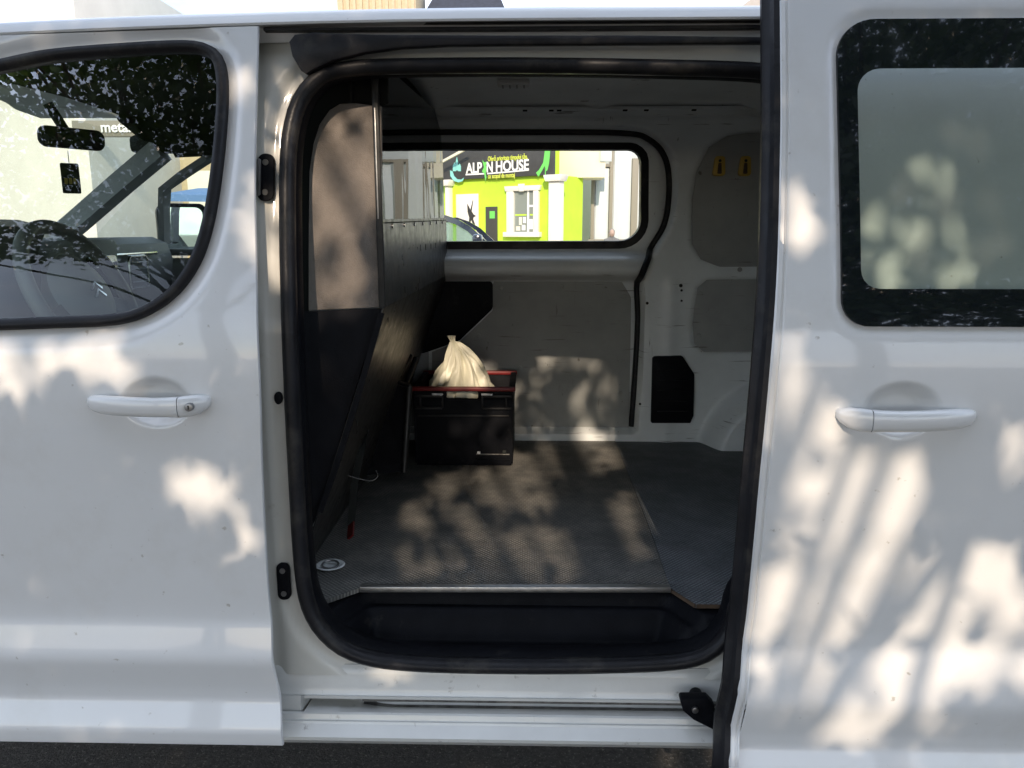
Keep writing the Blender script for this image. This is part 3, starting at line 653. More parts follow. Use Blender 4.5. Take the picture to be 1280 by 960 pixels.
# ---- rear body side behind the open door
bs_zs = np.arange(0.29, 1.875, 0.02)
field('rear_body_side', np.arange(0.66, 2.7, 0.05), bs_zs, lambda U, V: (U, g0(V)+0.028, V), M['paint'], van)
field('rear_end_panel', np.arange(.03, 1.86, .1), bs_zs, lambda U, V: (2.62+0*U, U, V), M['paint'], van)
field('far_body_side', np.arange(-2.1, 2.7, 0.1), np.arange(.29, 1.33, .05), lambda U, V: (U, 1.86+0*U, V), M['paint'], van)
field('far_body_side', np.arange(.72, 2.7, 0.1), np.arange(1.32, 1.90, .05), lambda U, V: (U, 1.86-.12*sstep(1.3, 1.9, V), V), M['paint'], van)

# ---- sliding door
sdr = empty('sliding_door', parent=van)
so_px = [(1046, 95), (1046, 40), (1100, 22), (1300, 18), (1620, 18), (1620, 408), (1060, 408)]
c_tl = toXZ([(1045, 24)], gs_)[0]; c_bl = toXZ([(1052, 408)], gs_)[0]
XR = 1.36
outW = rloop([(c_tl[0], c_tl[1]), (XR, c_tl[1]+.0), (XR, c_bl[1]), (c_bl[0], c_bl[1])], [.075, .075, .05, .05], 12)
i_tl = toXZ([(1071, 86)], gs_)[0]; i_bl = toXZ([(1076, 361)], gs_)[0]
inW = rloop([(i_tl[0], i_tl[1]), (XR-.05, i_tl[1]), (XR-.05, i_bl[1]), (i_bl[0], i_bl[1])], [.045, .045, .035, .035], 12)
hS = S(1128, 512, gs_)
xs = finegrid(0.455, 1.42, 0.011, [(hS[0], 0.085)]); zs = finegrid(0.305, 1.90, 0.009, [(hS[2], .06), (0.36, .06)])
sfn = door_fn(g0, outW, hS[0], hS[2], [(0.66, .72, .10, .16, .0016), (.58, .58, .08, .12, -.0016), (.86, .62, .16, .12, .0014), (.75, .9, .2, .1, -.001)], off=-0.09, wband=(0.022, 0.006), low=0.034, shear=sshear)
shrW = resample(outW, 120); cc = shrW.mean(0); shrW = cc+(shrW-cc)*np.array([0.95, 0.93])
field('door_skin', xs, zs, sfn, M['paint'], sdr, keep=lambda u, v: ~inside(shrW, sshear(u, v), v))
V = []; F = []; zl = np.linspace(0.305, 1.90, 100)
for z in zl:
    y = gs_(z); x = float(wedge(z))+0.021
    V += [(x, y, z), (x-.003, y+.0015, z), (x-.004, y+.0035, z), (x-.0075, y+.0035, z), (x-.009, y+.001, z), (x-.016, y+.002, z), (x-.021, y+.008, z), (x-.021, y+.03, z)]
for i in range(len(zl)-1):
    for k in range(7): F.append((i*8+k, i*8+k+1, i*8+9+k, i*8+8+k))
mesh('door_edge', V, F, M['paint'], sdr, 30)
sweep('edge_seal', [(float(wedge(z))+.001, gs_(z)+.034, z) for z in np.linspace(.28, 1.93, 60)], [(-.004, -.028), (.010, -.028), (.014, -.020), (.010, -.014), (.014, -.004), (.025, .002), (.025, .012), (-.02, .02)], M['rubber'], sdr, sm=50)
# inner frame of the door
field('inner_panel', np.arange(.47, 1.41, .05), np.arange(.32, 1.27, .05), lambda U, V: (U, g0(V)-.052, V), M['inner'], sdr)
OW = resample(outW, 200); IW = resample(inW, 200)
# align the starting points of both loops by angle
def byang(L):
    c = L.mean(0); a = np.arctan2(L[:, 1]-c[1], L[:, 0]-c[0]); th = np.linspace(-math.pi, math.pi, 240, endpoint=False); o = np.argsort(a); a = a[o]; Ls = L[o]
    return np.stack([np.interp(th, a, Ls[:, k], period=2*math.pi) for k in (0, 1)], 1)
OW = byang(resample(outW, 900)); IW = byang(resample(inW, 900))
win = empty('door_window', parent=sdr)
fy = lambda a, b: (a, gs_(b)-.0015, b)
ring('black_border', OW, IW, fy, M['frit'], win, 4)
ring('glass_edge', OW, OW, lambda a, b: (a, gs_(b)-.0015, b), M['frit'], win, 1) if False else None
V = []; F = []; n = len(OW)
V += [fy(a, b) for a, b in OW]+[(a, gs_(b)+.008, b) for a, b in OW]
for i in range(n): j = (i+1) % n; F.append((i, j, n+j, n+i))
mesh('glass_edge', V, F, M['rubber'], win, 60)
fill('window_glass', IW, lambda a, b: (a, gs_(b)-.0015, b), M['glass2'], win, 5)
handle(sdr, gs_, 1044, 1220, True)

# ---- bulkhead between cab and cargo
bk = empty('bulkhead', parent=van)
XB = -0.352; YB0 = 0.30; YB1 = 1.70; ZK = 1.27
def bx_(y, z, off=0.0):
    x = XB if z >= ZK else XB-(ZK-z)*0.35
    return x+off
def bplate(name, loop, m, t=.004, off=0.0, par=bk, bev=0.0):
    return plate(name, loop, -t, m, par, bev, to3=lambda y, z, d: (bx_(y, z, off)+d, y, z))
bplate('upper_sheet', [(YB0, ZK), (YB1+.06, ZK), (YB1+.05, 1.50), (YB0, 1.472)], M['blackmetal'])
bplate('lower_sheet', [(YB0, 0.552), (YB1+.07, 0.552), (YB1+.07, ZK-.0005), (YB0, ZK-.0005)], M['blackmetal'])
fr = empty('bulkhead_window', parent=bk)
wl = [(YB0+.005, 1.474), (YB1+.04, 1.502), (YB1+.0, 1.83), (1.45, 1.90), (YB0+.005, 1.845)]
plate('window_pane', [(y, z) for y, z in wl], -.004, M['plexi'], fr, to3=lambda y, z, d: (XB-.006+d, y, z))
for i in range(len(wl)):
    a = wl[i]; b = wl[(i+1) % len(wl)]
    sweep('pane_frame', [(XB-.004, a[0], a[1]), (XB-.004, b[0], b[1])], [(-.005, -.004), (.005, -.004), (.005, .004), (-.005, .004)], M['blackmetal'], fr, ref=(1, 0, 0)) if i in (0, 4) else None
plate('window_backing', [(y, z) for y, z in [(YB0+.01, 1.48), (YB1+.02, 1.505), (YB1+.0, 1.9), (YB0+.01, 1.9)]], -.006, M['head'], fr, to3=lambda y, z, d: (XB-.06+d, y, z))
box('corner_post', (XB-.004, YB0+.004, (1.845+ZK)/2), (.016, .014, 1.845-ZK), M['blackmetal'], bk, bev=.003)
box('bright_edge', (XB-.0055, YB0-.0045, 1.605), (.0035, .003, .25), M['alu'], bk, bev=.001)
for y in np.linspace(.45, 1.6, 7):
    disc('rivet', (XB, y, 1.462+.028*(y-.3)/1.4), .006, .003, M['steel'], bk, axis='X', n=10)
for y, z in ((.95, 1.40), (1.08, 1.40), (1.22, 1.40), (1.36, 1.40), (1.5, 1.41), (.92, 1.30), (.62, 1.29), (1.3, 1.31)):
    disc('slot_hole', (XB+.0005, y, z), .004, .001, M['card'], bk, axis='X', n=8, ry=.010)
for y, z in ((.42, 1.23), (.62, 1.06), (.78, 1.19), (.45, .95)):
    disc('slot_hole', (bx_(y, z)+.0008, y, z), .005, .001, M['card'], bk, axis='X', n=8, ry=.011)
# side cheek facing the door: felt upper, charcoal lower
ck = quad([(386, 300), (387, 215), (392, 180), (400, 155), (412, 138), (425, 130), (445, 129), (477, 133), (478, 384), (386, 388)], .31)
yplate('felt_cheek', ck, .306, .015, M['fabric'], bk, .003)
ck2 = quad([(380, 389.5), (477.5, 385.5), (452, 462), (398, 640), (380, 680)], .31)
yplate('lower_cheek', ck2, .308, .015, M['darkpanel'], bk, .002)
ck3 = quad([(340, 60), (484, 60), (484, 128), (476, 131), (445, 127.5), (425, 128.5), (411, 136.5), (398.5, 154), (390, 180), (385, 215), (384, 400), (376, 700), (340, 700)], .325)
yplate('dark_surround', ck3, .33, .01, M['head'], bk, 0)
sweep('cheek_rib', [P(477, 391, .302), P(446, 500, .30), P(418, 590, .30), P(400, 640, .30)], [(-.007, -.004), (.007, -.004), (.007, .004), (-.007, .004)], M['darkpanel'], bk)

# ================================================================== CAB
cab = empty('cab_interior', parent=van)
extrude_x('headliner', [(0.275, 1.80), (0.29, 1.86), (.5, 1.885), (.96, 1.895), (1.4, 1.885), (1.6, 1.86), (1.70, 1.78)], np.linspace(-1.46, -.36, 12), M['head'], cab, lambda x: rdrop(x)*.8)
# dashboard: profile in X-Z run across the cab
dp = [(-2.35, 1.15), (-2.25, 1.25), (-1.95, 1.37), (-1.72, 1.425), (-1.58, 1.43), (-1.52, 1.405), (-1.50, 1.34), (-1.52, 1.20), (-1.56, 1.0), (-1.60, .7), (-2.35, .7)]
def dash_run(name, prof, y0, y1, m, par, bev=.012):
    return plate(name, prof, y1-y0, m, par, bev, to3=lambda a, b, d: (a, y0+d, b))
dash = dash_run('dashboard', dp, .16, 1.70, M['dash'], cab)
dash_run('instrument_hood', [(-1.75, 1.40), (-1.62, 1.475), (-1.50, 1.485), (-1.42, 1.465), (-1.44, 1.42), (-1.50, 1.30), (-1.75, 1.30)], .30, .74, M['dash'], cab, .02)
box('silver_trim', (-1.492, 1.22, 1.368), (.012, .62, .012), M['chrome'], cab, bev=.003, rot=Matrix.Rotation(R(0), 3, 'Z'))
sc_ = box('centre_console', (-1.46, .93, 1.27), (.14, .26, .32), M['trim'], cab, bev=.02)
lp = rloop([(.84, 1.20), (1.02, 1.20), (1.02, 1.375), (.84, 1.375)], .02, 5)
plate('screen', lp, -.006, M['frit'], cab, .001, to3=lambda y, z, d: (-1.384-d, y, z))
sweep('vent_frame', [(-1.487, y, z) for y, z in rloop([(1.30, 1.24), (1.44, 1.24), (1.44, 1.36), (1.30, 1.36)], .02, 5)], circ(.005, 6), M['chrome'], cab, True, ref=(1, 0, 0))
for k in range(4): box('vent_slat', (-1.488, 1.37, 1.265+.024*k), (.01, .12, .004), M['trim'], cab, bev=.001)
# far door: inner panel, quarter pillar, window frame
field('far_door_panel', np.arange(-2.0, -.42, .04), np.arange(.5, 1.365, .03), lambda U, V: (U, 1.775-.05*np.exp(-((V-1.18)/.09)**2)-.035*np.exp(-((V-.8)/.1)**2), V), M['trim'], cab, flip=True)
box('far_sill_trim', (-1.2, 1.77, 1.365), (1.6, .05, .03), M['dash'], cab, bev=.01)
ap1 = [P(200, 186, 1.66), P(150, 228, 1.70), P(95, 276, 1.74), P(60, 305, 1.77)]
sweep('far_windscreen_pillar', ap1, [(-.035, -.03), (.035, -.03), (.05, .03), (-.03, .03)], M['trim'], cab, ref=(0, 1, 0))
ap2 = [P(262, 197, 1.67), P(230, 218, 1.70), P(206, 236, 1.72), P(205, 262, 1.75), P(206, 305, 1.77)]
sweep('far_window_pillar', ap2, [(-.012, -.03), (.012, -.03), (.012, .03), (-.012, .03)], M['dash'], cab, ref=(0, 1, 0))
box('far_roof_rail', (-1.0, 1.68, 1.80), (1.25, .07, .07), M['head'], cab, bev=.02)
box('far_pillar', (-.48, 1.72, 1.55), (.16, .09, .55), M['head'], cab, bev=.02)
dm = empty('far_door_mirror', parent=van)
mc = P(235, 285, 1.97)
lp = rloop([(mc[0]-.10, mc[2]-.115), (mc[0]+.085, mc[2]-.115), (mc[0]+.10, mc[2]+.11), (mc[0]-.10, mc[2]+.11)], [.04, .03, .03, .04], 5)
plate('mirror_shell', lp, .07, M['plastic'], dm, .01, to3=lambda a, b, d: (a*1+d*-.6-.03, 1.97+.02+d+(a-mc[0])*.35, b))
lp2 = rloop([(mc[0]-.083, mc[2]-.097), (mc[0]+.072, mc[2]-.097), (mc[0]+.085, mc[2]+.092), (mc[0]-.083, mc[2]+.092)], .03, 5)
plate('mirror_pane', lp2, -.004, M['mirror'], dm, 0, to3=lambda a, b, d: (a-.03, 1.988+d+(a-mc[0])*.35, b))
# windscreen and side glass
mesh('windscreen', [(-1.50, .24, 1.80), (-2.32, .12, 1.20), (-2.40, .96, 1.20), (-2.32, 1.80, 1.20), (-1.50, 1.68, 1.80), (-1.55, .96, 1.83)], [(0, 1, 2, 5), (5, 2, 3, 4)], M['farglass'], cab, 60)
mesh('far_side_glass', [(-1.95, 1.80, 1.37), (-.5, 1.80, 1.37), (-.5, 1.70, 1.80), (-1.45, 1.70, 1.80)], [(0, 1, 2, 3)], M['farglass'], cab, 0)
# steering wheel
sw = empty('steering_wheel', parent=van)
wc = Vector((-1.215, .52, 1.285)); wn_ = Vector((.90, -.02, .43)).normalized(); wu = wn_.cross(Vector((0, 1, 0))).normalized(); wv = wn_.cross(wu).normalized()
if wu.z < 0: wu = -wu
def wp(a, b, n=0.0): return wc+wu*b+wv*a+wn_*n
tube('rim', [wp(.198*math.cos(a), .198*math.sin(a)) for a in np.linspace(0, 2*math.pi, 56, endpoint=False)],   .019, M['rimgrey'], sw, True, 12, tuple(wn_))
hub = fill('hub', [(.125*math.cos(a), .112*math.sin(a)) for a in np.linspace(0, 2*math.pi, 40, endpoint=False)], lambda a, b: wp(a, b, .035-.035*min(1, (a*a+b*b)/.0150)**2), M['hubgrey'], sw, 6)
for a in (R(200), R(-20), R(270)):
    ca, sa = math.cos(a), math.sin(a)
    sweep('spoke', [wp(.08*ca, .08*sa, -.004), wp(.18*ca, .18*sa, -.004)], [(-.022, -.006), (.022, -.006), (.022, .008), (-.022, .008)], M['dash'], sw, ref=tuple(wn_))
for k, o in enumerate((.0, -.022)):
    bm = bmesh.new(); sweep('x', [wp(-.024, o-.006, .042), wp(0, o+.014, .0435), wp(.024, o-.006, .042)], [(-.0035, -.003), (.0035, -.003), (.0035, .003), (-.0035, .003)], None, bm=bm, ref=tuple(wn_))
    frombm('chevron_emblem', bm, M['chrome'], sw)
# rear-view mirror
rm_ = empty('rear_view_mirror', parent=van)
c0 = P(93, 173, .95)
dirv = Vector((.55, .80, -.12)).normalized()
lp = rloop([(-.100, -.032), (.100, -.032), (.100, .032), (-.100, .032)], .025, 6)
nv = Vector((.82, -.55, -.05)).normalized(); uv = Vector((0, 0, 1)); dv = uv.cross(nv).normalized(); uv = nv.cross(dv)
plate('mirror_shell', lp, .03, M['plastic'], rm_, .008, to3=lambda a, b, d: Vector(c0)+dv*a+uv*b-nv*d)
lp = rloop([(-.092, -.025), (.092, -.025), (.092, .025), (-.092, .025)], .021, 6)
plate('mirror_pane', lp, -.002, M['mirror'], rm_, 0, to3=lambda a, b, d: Vector(c0)+dv*a+uv*b-nv*d)
sweep('mirror_stem', [Vector(c0)-nv*.025, Vector(c0)-nv*.06+Vector((0, 0, .03)), P(62, 150, .95)+np.array([0, .0, .05])], circ(.016, 8), M['plastic'], rm_, ref=(0, 1, 0))
visor = box('sun_visor', P(184, 164, 1.36), (.03, .24, .12), M['head'], cab, bev=.012, rot=Matrix.Rotation(R(-50), 3, 'Y'))
# card hanging from the mirror
cd = empty('air_freshener', 'small black card with yellow print hanging from the rear-view mirror', 'air freshener')
cc_ = P(88, 223, .95)
plate('card', rloop([(-.027, -.047), (.027, -.047), (.027, .047), (-.027, .047)], .005, 3), .003, M['card'], cd, to3=lambda a, b, d: (cc_[0]+a*.8, cc_[1]+a*.5+d, cc_[2]+b))
tube('string', [(cc_[0], cc_[1]+.001, cc_[2]+.045), (cc_[0], cc_[1]+.002, cc_[2]+.085)], .0012, M['cable'], cd, n=5)
for k in range(3):
    plate('print_mark', rloop([(-.018+.013*k, -.018), (-.008+.013*k, -.018), (-.008+.013*k, .001), (-.018+.013*k, .001)], .003, 2), .0006, M['gold'], cd, to3=lambda a, b, d: (cc_[0]+a*.8+.0005, cc_[1]+a*.5-d-.0008, cc_[2]+b))

# ================================================================== CARGO THINGS
cr = empty('plastic_crate', 'black plastic crate with red rim standing on the cargo floor', 'crate')
CX0, CX1, CY0, CY1, CZ1 = -0.445, -0.062, 1.335, 1.690, 0.862
T = .012
def cwall(name, c, s, par=cr): return box(name, c, s, M['plastic'], par, bev=.004)
zc0 = FZ+.004
# front wall is built round its grip opening
fx0, fx1 = CX0+.006, CX1-.006
gx0, gx1 = P(557, 493, CY0)[0], P(599, 493, CY0)[0]; gz0, gz1 = P(578, 499, CY0)[2], P(578, 488, CY0)[2]
V = []
fl_ = rloop([(fx0+.012, zc0), (fx1-.012, zc0), (fx1, CZ1), (fx0, CZ1)], .006, 3)
bm = bmesh.new()
def slab(x0, x1, z0, z1, y0, y1): bm_box(bm, ((x0+x1)/2, (y0+y1)/2, (z0+z1)/2), (x1-x0, y1-y0, z1-z0), .002)
slab(fx0, fx1, zc0, gz0, CY0, CY0+T); slab(fx0, gx0, gz0, gz1, CY0, CY0+T); slab(gx1, fx1, gz0, gz1, CY0, CY0+T); slab(fx0, fx1, gz1, CZ1-.012, CY0, CY0+T)
fwall = frombm('front_wall', bm, M['plastic'], cr)
cwall('back_wall', ((CX0+CX1)/2, CY1, (zc0+CZ1)/2), (CX1-CX0-.01, T, CZ1-zc0-.012)); cwall('side_wall', (CX0+T/2, (CY0+CY1)/2, (zc0+CZ1)/2), (T, CY1-CY0, CZ1-zc0-.012)); cwall('side_wall', (CX1-T/2, (CY0+CY1)/2, (zc0+CZ1)/2), (T, CY1-CY0, CZ1-zc0-.012))
cwall('base', ((CX0+CX1)/2, (CY0+CY1)/2, zc0+.008), (CX1-CX0-.02, CY1-CY0-.01, .016))
for y in (CY0+.004, CY1): box('red_rim', ((CX0+CX1)/2, y, CZ1-.004), (CX1-CX0+.02, .026, .015), M['red'], cr, bev=.004)
for x in (CX0+.004, CX1-.004): box('dark_rim', (x, (CY0+CY1)/2, CZ1-.005), (.024, CY1-CY0-.03, .013), M['plastic'], cr, bev=.003)
for z, hgt in ((CZ1-.030, .010), (CZ1-.078, .008)):
    box('rib', ((CX0+gx0)/2-.004, CY0-.006, z), (gx0-CX0-.02, .014, hgt), M['ribplastic'], fwall, bev=.002); box('rib', ((CX1+gx1)/2+.004, CY0-.006, z), (CX1-gx1-.02, .014, hgt), M['ribplastic'], fwall, bev=.002)
for x in (fx0+.02, gx0-.012, gx1+.012, fx1-.02): box('rib', (x, CY0-.005, CZ1-.054), (.006, .012, .045), M['ribplastic'], fwall, bev=.002)
box('rib', ((CX0+CX1)/2, CY0-.004, zc0+.20), (CX1-CX0-.03, .010, .006), M['ribplastic'], fwall, bev=.002)
for x in (gx0-.03, gx1+.03):
    box('white_sticker', (x, CY0-.012, CZ1-.022), (.042, .003, .007), M['wtext'], fwall, bev=.0)
for z in (.60, .578): box('rib', (-.14, CY0-.004, z), (.13, .010, .004), M['greasy'] if z > .59 else M['plastic'], fwall, bev=.001)
box('white_sticker', (-.195, CY0-.004, .606), (.012, .004, .010), M['wtext'], fwall, bev=0)
box('rib', (-.095, CY0-.006, .610), (.014, .010, .014), M['card'], fwall, bev=.001)
grp = sweep('grip_frame', [(x, CY0-.002, z) for x, z in rloop([(gx0, gz0), (gx1, gz0), (gx1, gz1), (gx0, gz1)], .010, 5)], circ(.004, 6), M['plastic'], fwall, True)
# plastic bag pulled up out of the crate: creased cone with a knotted tip
tip = np.array(P(566, 424, 1.47)); V = []; F = []; n = 110; lv = 44
bc = np.array([P(575, 480, 1.47)[0]+.0, 1.475, 0])
ZR = .862
for k in range(lv+1):
    t = k/lv
    if k < 3: z = tip[2]+(.014, .004, -.008)[k]; r = (.013, .010, .0075)[k]; cx = tip[0]-(.006, .004, 0)[k]; tt = 0.0
    else:
        z = tip[2]-.008-(tip[2]-.008-(FZ+.03))*((k-2)/(lv-2))**1.25
        tt = (tip[2]-z)/(tip[2]-ZR); t1 = min(1.15, tt); r = .0075+.098*t1**.92+.03*max(0, min(1, tt-1)); cx = tip[0]+.036*t1**.8+.012*math.sin(3.1*t1)
    cy = tip[1]-.01*min(1, tt)
    for i in range(n):
        a = 2*math.pi*i/n; fo = math.exp(-.9*tt)
        cre = 1+.20*fo*math.sin(6*a+1.5*tt+.7)+.13*fo*math.sin(11*a-2.2*tt+1.9)+.07*math.sin(17*a+3.1*tt)+.035*math.sin(29*a-5*tt+.3*math.sin(9*tt))+.05*min(1, tt)*math.sin(3*a+5*tt)
        rr = r*cre; sag = .014*min(1, tt)*math.sin(4*a+2.5*tt)+.008*math.sin(9*a+7*tt)*min(1, tt*2)
        bx = cx+rr*math.cos(a); by = cy+rr*(.80+.14*float(sstep(.8, 1.2, tt)))*math.sin(a)
        if z+sag < CZ1+.01: bx = min(max(bx, CX0+.02), CX1-.02); by = min(max(by, CY0+.018), CY1-.02)
        V.append((bx, by, z+sag))
for k in range(lv):
    for i in range(n): j = (i+1) % n; F.append((k*n+i, k*n+j, (k+1)*n+j, (k+1)*n+i))
F.append(tuple(range(n)))
bag = mesh('plastic_bag', V, F, M['bag'], None, 75); tag(bag, 'cream plastic bag with a knotted tip sticking out of the black crate', 'plastic bag')
# strap with red end and a wire hook
st = empty('lashing_strap', 'black lashing strap with a red end hanging by the bulkhead over the floor', 'strap')
s0 = P(462, 478, .95); s1 = P(452, 560, .70); s2 = PZ(439, 655, FZ+.02); s3 = PZ(438, 672, FZ+.006)
pth = [s0, (s0*.5+s1*.5)+np.array([.005, 0, -.01]), s1, s1*.5+s2*.5+np.array([-.006, 0, 0]), s2]
sweep('webbing', [tuple(p) for p in catmull(pth, 8, False)], [(-.011, -.0015), (.011, -.0015), (.011, .0015), (-.011, .0015)], M['card'], st, ref=(0, 1, 0))
sweep('red_end', [tuple(s2), tuple(s3)], [(-.0125, -.0025), (.0125, -.0025), (.0125, .0025), (-.0125, .0025)], M['red'], st, ref=(0, 1, 0))
tube('wire_hook', [tuple(p) for p in catmull([P(424, 590, .62), P(440, 596, .64), P(462, 601, .66), P(472, 596, .67), P(470, 588, .68)], 6, False)], .0015, M['greasy'], st, n=6)
# dark folded frame between the crate and the bulkhead
hf = empty('folded_frame', 'dark folded metal frame between the slanted bulkhead and the crate', 'frame')
def rod(a, b, r, m='plastic', n='frame_tube'): return tube(n, [tuple(a), tuple(b)], r, M[m], hf, n=10, ref=(0.3, 1, 0.2))
rod(P(512, 444, 1.30), P(470, 520, 1.10), .013); rod(P(520, 448, 1.42), P(492, 520, 1.22), .011, 'rubber')
rod(P(466, 468, 1.08), P(512, 482, 1.24), .008); rod(P(466, 468, 1.08), PZ(430, 600, FZ+.02), .012, 'blackmetal'); rod(P(512, 482, 1.24), PZ(505, 590, FZ+.02), .012, 'blackmetal')
pl = plate('frame_plate', [(0, 0), (1, 0), (1, 1), (0, 1)], .01, M['darkpanel'], hf, to3=lambda a, b, d: tuple(np.array(P(468, 474, 1.09))*(1-a)*b+np.array(P(510, 486, 1.24))*a*b+np.array(PZ(434, 598, FZ+.02))*(1-a)*(1-b)+np.array(PZ(505, 590, FZ+.02))*a*(1-b)+np.array([0, d+.012, 0])))
for px, py, Y in ((452, 508, 1.0), (437, 550, .9), (461, 485, 1.05), (441, 565, .88)):
    c = P(px, py, Y); box('metal_clip', tuple(c), (.006, .004, .018), M['steel'], hf, bev=.001, rot=Matrix.Rotation(R(25), 3, 'Y'))

# ================================================================== BEYOND THE VAN
# lime shop
Pc = np.array(P(690, 222, 20.45)); fdir = np.array([-.832, .555]); sdir = np.array([.555, .832])
def F_(px, py, off=0.0):                      # pixel -> (u along facade to the left, height)
    r = ray(px, py); n = np.array([-.555, -.832]); o = Pc[:2]+n*off
    t = ((o-_C[:2])@n)/(r[:2]@n); h = _C+r*t; return float((h[:2]-o)@fdir), float(h[2])
def fplate(name, loop, off, t, m, par, bev=0.0):      # plate on the facade, standing 'off' proud of the wall
    n = np.array([-.555, -.832])
    def to3(u, z, d): q = Pc[:2]+fdir*u+n*(off-d); return (q[0], q[1], z)
    return plate(name, loop, t, m, par, bev, to3=to3)
def frect(px0, py0, px1, py1, off=0.0):
    a = F_(px0, py0, off); b = F_(px1, py1, off); u0, u1 = sorted((a[0], b[0])); z0, z1 = sorted((a[1], b[1])); return [(u0, z0), (u1, z0), (u1, z1), (u0, z1)]
shop = empty('green_shop', 'lime green shop with white columns and a dark sign board', 'shop', loc=(0, 0, 0))
fplate('wall', [(-.05, .12), (5.2, .12), (5.2, 5.6), (-.05, 5.6)], 0.0, .3, M['lime'], shop)
def to3s(u, z, d): q = Pc[:2]+sdir*u-np.array([.832, -.555])*d*1.0; return (q[0]+.0, q[1], z)
plate('side_wall', [(.30, .12), (1.72, .12), (1.72, 3.02), (.30, 3.02)], .3, M['lime'], shop, to3=to3s)
# sign
sg_top = 4.1; sg_bot = 2.99
n2 = np.array([-.555, -.832])
sign = fplate('sign_board', [(-.12, sg_bot), (5.25, sg_bot), (5.25, sg_top), (-.12, sg_top)], .12, .10, M['sign'], shop, .01)
def fmat(u_left, z, off):                      # text matrix: x runs right = -fdir
    q = Pc[:2]+fdir*u_left+n2*off
    return Matrix(((-fdir[0], 0, n2[0], q[0]), (-fdir[1], 0, n2[1], q[1]), (0, 1, 0, z), (0, 0, 0, 1)))
def tline(name, body, pxl, pyb, pxr, size, m, bold=0.0, shear=0.0):
    a = F_(pxl, pyb, .13); b = F_(pxr, pyb, .13); return text(name, body, size, M[m], sign, fmat(a[0], (a[1]+b[1])/2, .13), .006, shear, a[0]-b[0], bold)
tline('letters', 'ALP', 582.5, 216, 602.5, .41, 'wtext', .010); tline('letters', 'N', 608.5, 215, 616, .41, 'wtext', .010); tline('letters', 'HOUSE', 620, 213.3, 661, .41, 'wtext', .010)
tline('small_letters', 'Oferă prioritate timpului tău,', 610, 200, 659.5, .19, 'ytext', .002); tline('small_letters', 'cu scopul de montaj', 610, 222.3, 643.5, .19, 'ytext', .002)
def fpoly(name, px, m, off=.13, t=.012, par=None): return fplate(name, [F_(a, b, off) for a, b in px], off, t, M[m], par or sign)
fpoly('underline', [(582, 217.3), (606, 216.2), (606, 218), (582, 219.2)], 'wtext'); fpoly('underline', [(609, 216.2), (661, 211.8), (661, 213.4), (609, 218)], 'wtext')
fpoly('climber_letter', [(603, 200), (605, 203), (609, 202), (607, 207), (608.5, 211), (607, 216), (608, 222), (606.5, 226), (605.5, 218), (602.5, 214), (605, 209), (604, 205)], 'gtext')
for tower in ([(566, 214), (566, 207), (568, 203), (570, 207), (570, 214)], [(569.5, 213), (569.5, 203), (571, 196), (572.5, 203), (572.5, 213)], [(572.5, 214), (572.5, 207), (574.5, 204), (576, 208), (576, 214)]):
    fpoly('tower_mark', tower, 'teal')
sw_pts = [(562.5, 213), (563, 220), (567, 226), (573, 228), (578, 226.5), (580, 222), (576.5, 224.5), (571.5, 224), (567.5, 220), (565.5, 214)]
fpoly('swoosh_mark', sw_pts, 'teal')
fpoly('dangling_climber', [(681, 188), (687.5, 188), (687, 196), (686, 205), (684, 213), (681.5, 214), (681, 207), (677, 214), (673, 221), (670, 216), (674, 212), (679, 203)], 'gtext'); fpoly('rope_mark', [(681.2, 210), (682, 210), (682, 222), (681.2, 222)], 'gtext')
# columns, window, poster, door
def column(par, px0, px1):
    c = empty('column', parent=par); a = frect(px0, 228, px1, 305, .1); a[0] = (a[0][0], .12); a[1] = (a[1][0], .12)
    a[2] = (a[2][0], sg_bot-.18); a[3] = (a[3][0], sg_bot-.18); fplate('shaft', a, .22, .26, M['whiteplaster'], c, .015)
    u0, u1 = a[0][0], a[1][0]
    fplate('capital', [(u0-.06, sg_bot-.178), (u1+.06, sg_bot-.178), (u1+.12, sg_bot-.05), (u1+.12, sg_bot-.004), (u0-.12, sg_bot-.004), (u0-.12, sg_bot-.05)], .30, .36, M['whiteplaster'], c, .01)
    fplate('plinth', [(u0-.08, .12), (u1+.08, .12), (u1+.08, .4), (u0-.08, .4)], .28, .30, M['whiteplaster'], c, .01)
column(shop, 688.5, 701); column(shop, 559, 564)
shw = empty('shop_window', parent=shop)
o = frect(633.5, 233, 673, 290, .06); u0, z0 = o[0]; u1, z1 = o[2]
fplate('lintel', [(u0-.04, z1-.14), (u1+.04, z1-.14), (u1+.07, z1), (u0-.07, z1)], .10, .12, M['whiteplaster'], shw, .01)
fplate('keystone', [((u0+u1)/2-.08, z1-.16), ((u0+u1)/2+.08, z1-.16), ((u0+u1)/2+.11, z1+.05), ((u0+u1)/2-.11, z1+.05)], .14, .05, M['whiteplaster'], shw, .01)
fplate('jamb', [(u0, z0), (u0+.17, z0), (u0+.17, z1-.141), (u0, z1-.141)], .09, .11, M['whiteplaster'], shw, .01); fplate('jamb', [(u1-.24, z0), (u1, z0), (u1, z1-.141), (u1-.24, z1-.141)], .09, .11, M['whiteplaster'], shw, .01)
fplate('window_sill', [(u0-.08, z0-.14), (u1+.08, z0-.14), (u1+.08, z0-.001), (u0-.08, z0-.001)], .16, .18, M['whiteplaster'], shw, .015)
fplate('pane', [(u0+.17, z0), (u1-.24, z0), (u1-.24, z1-.141), (u0+.17, z1-.141)], .012, .01, M['shopglass'], shw)
um = u0+.17+(u1-.24-u0-.17)*.30
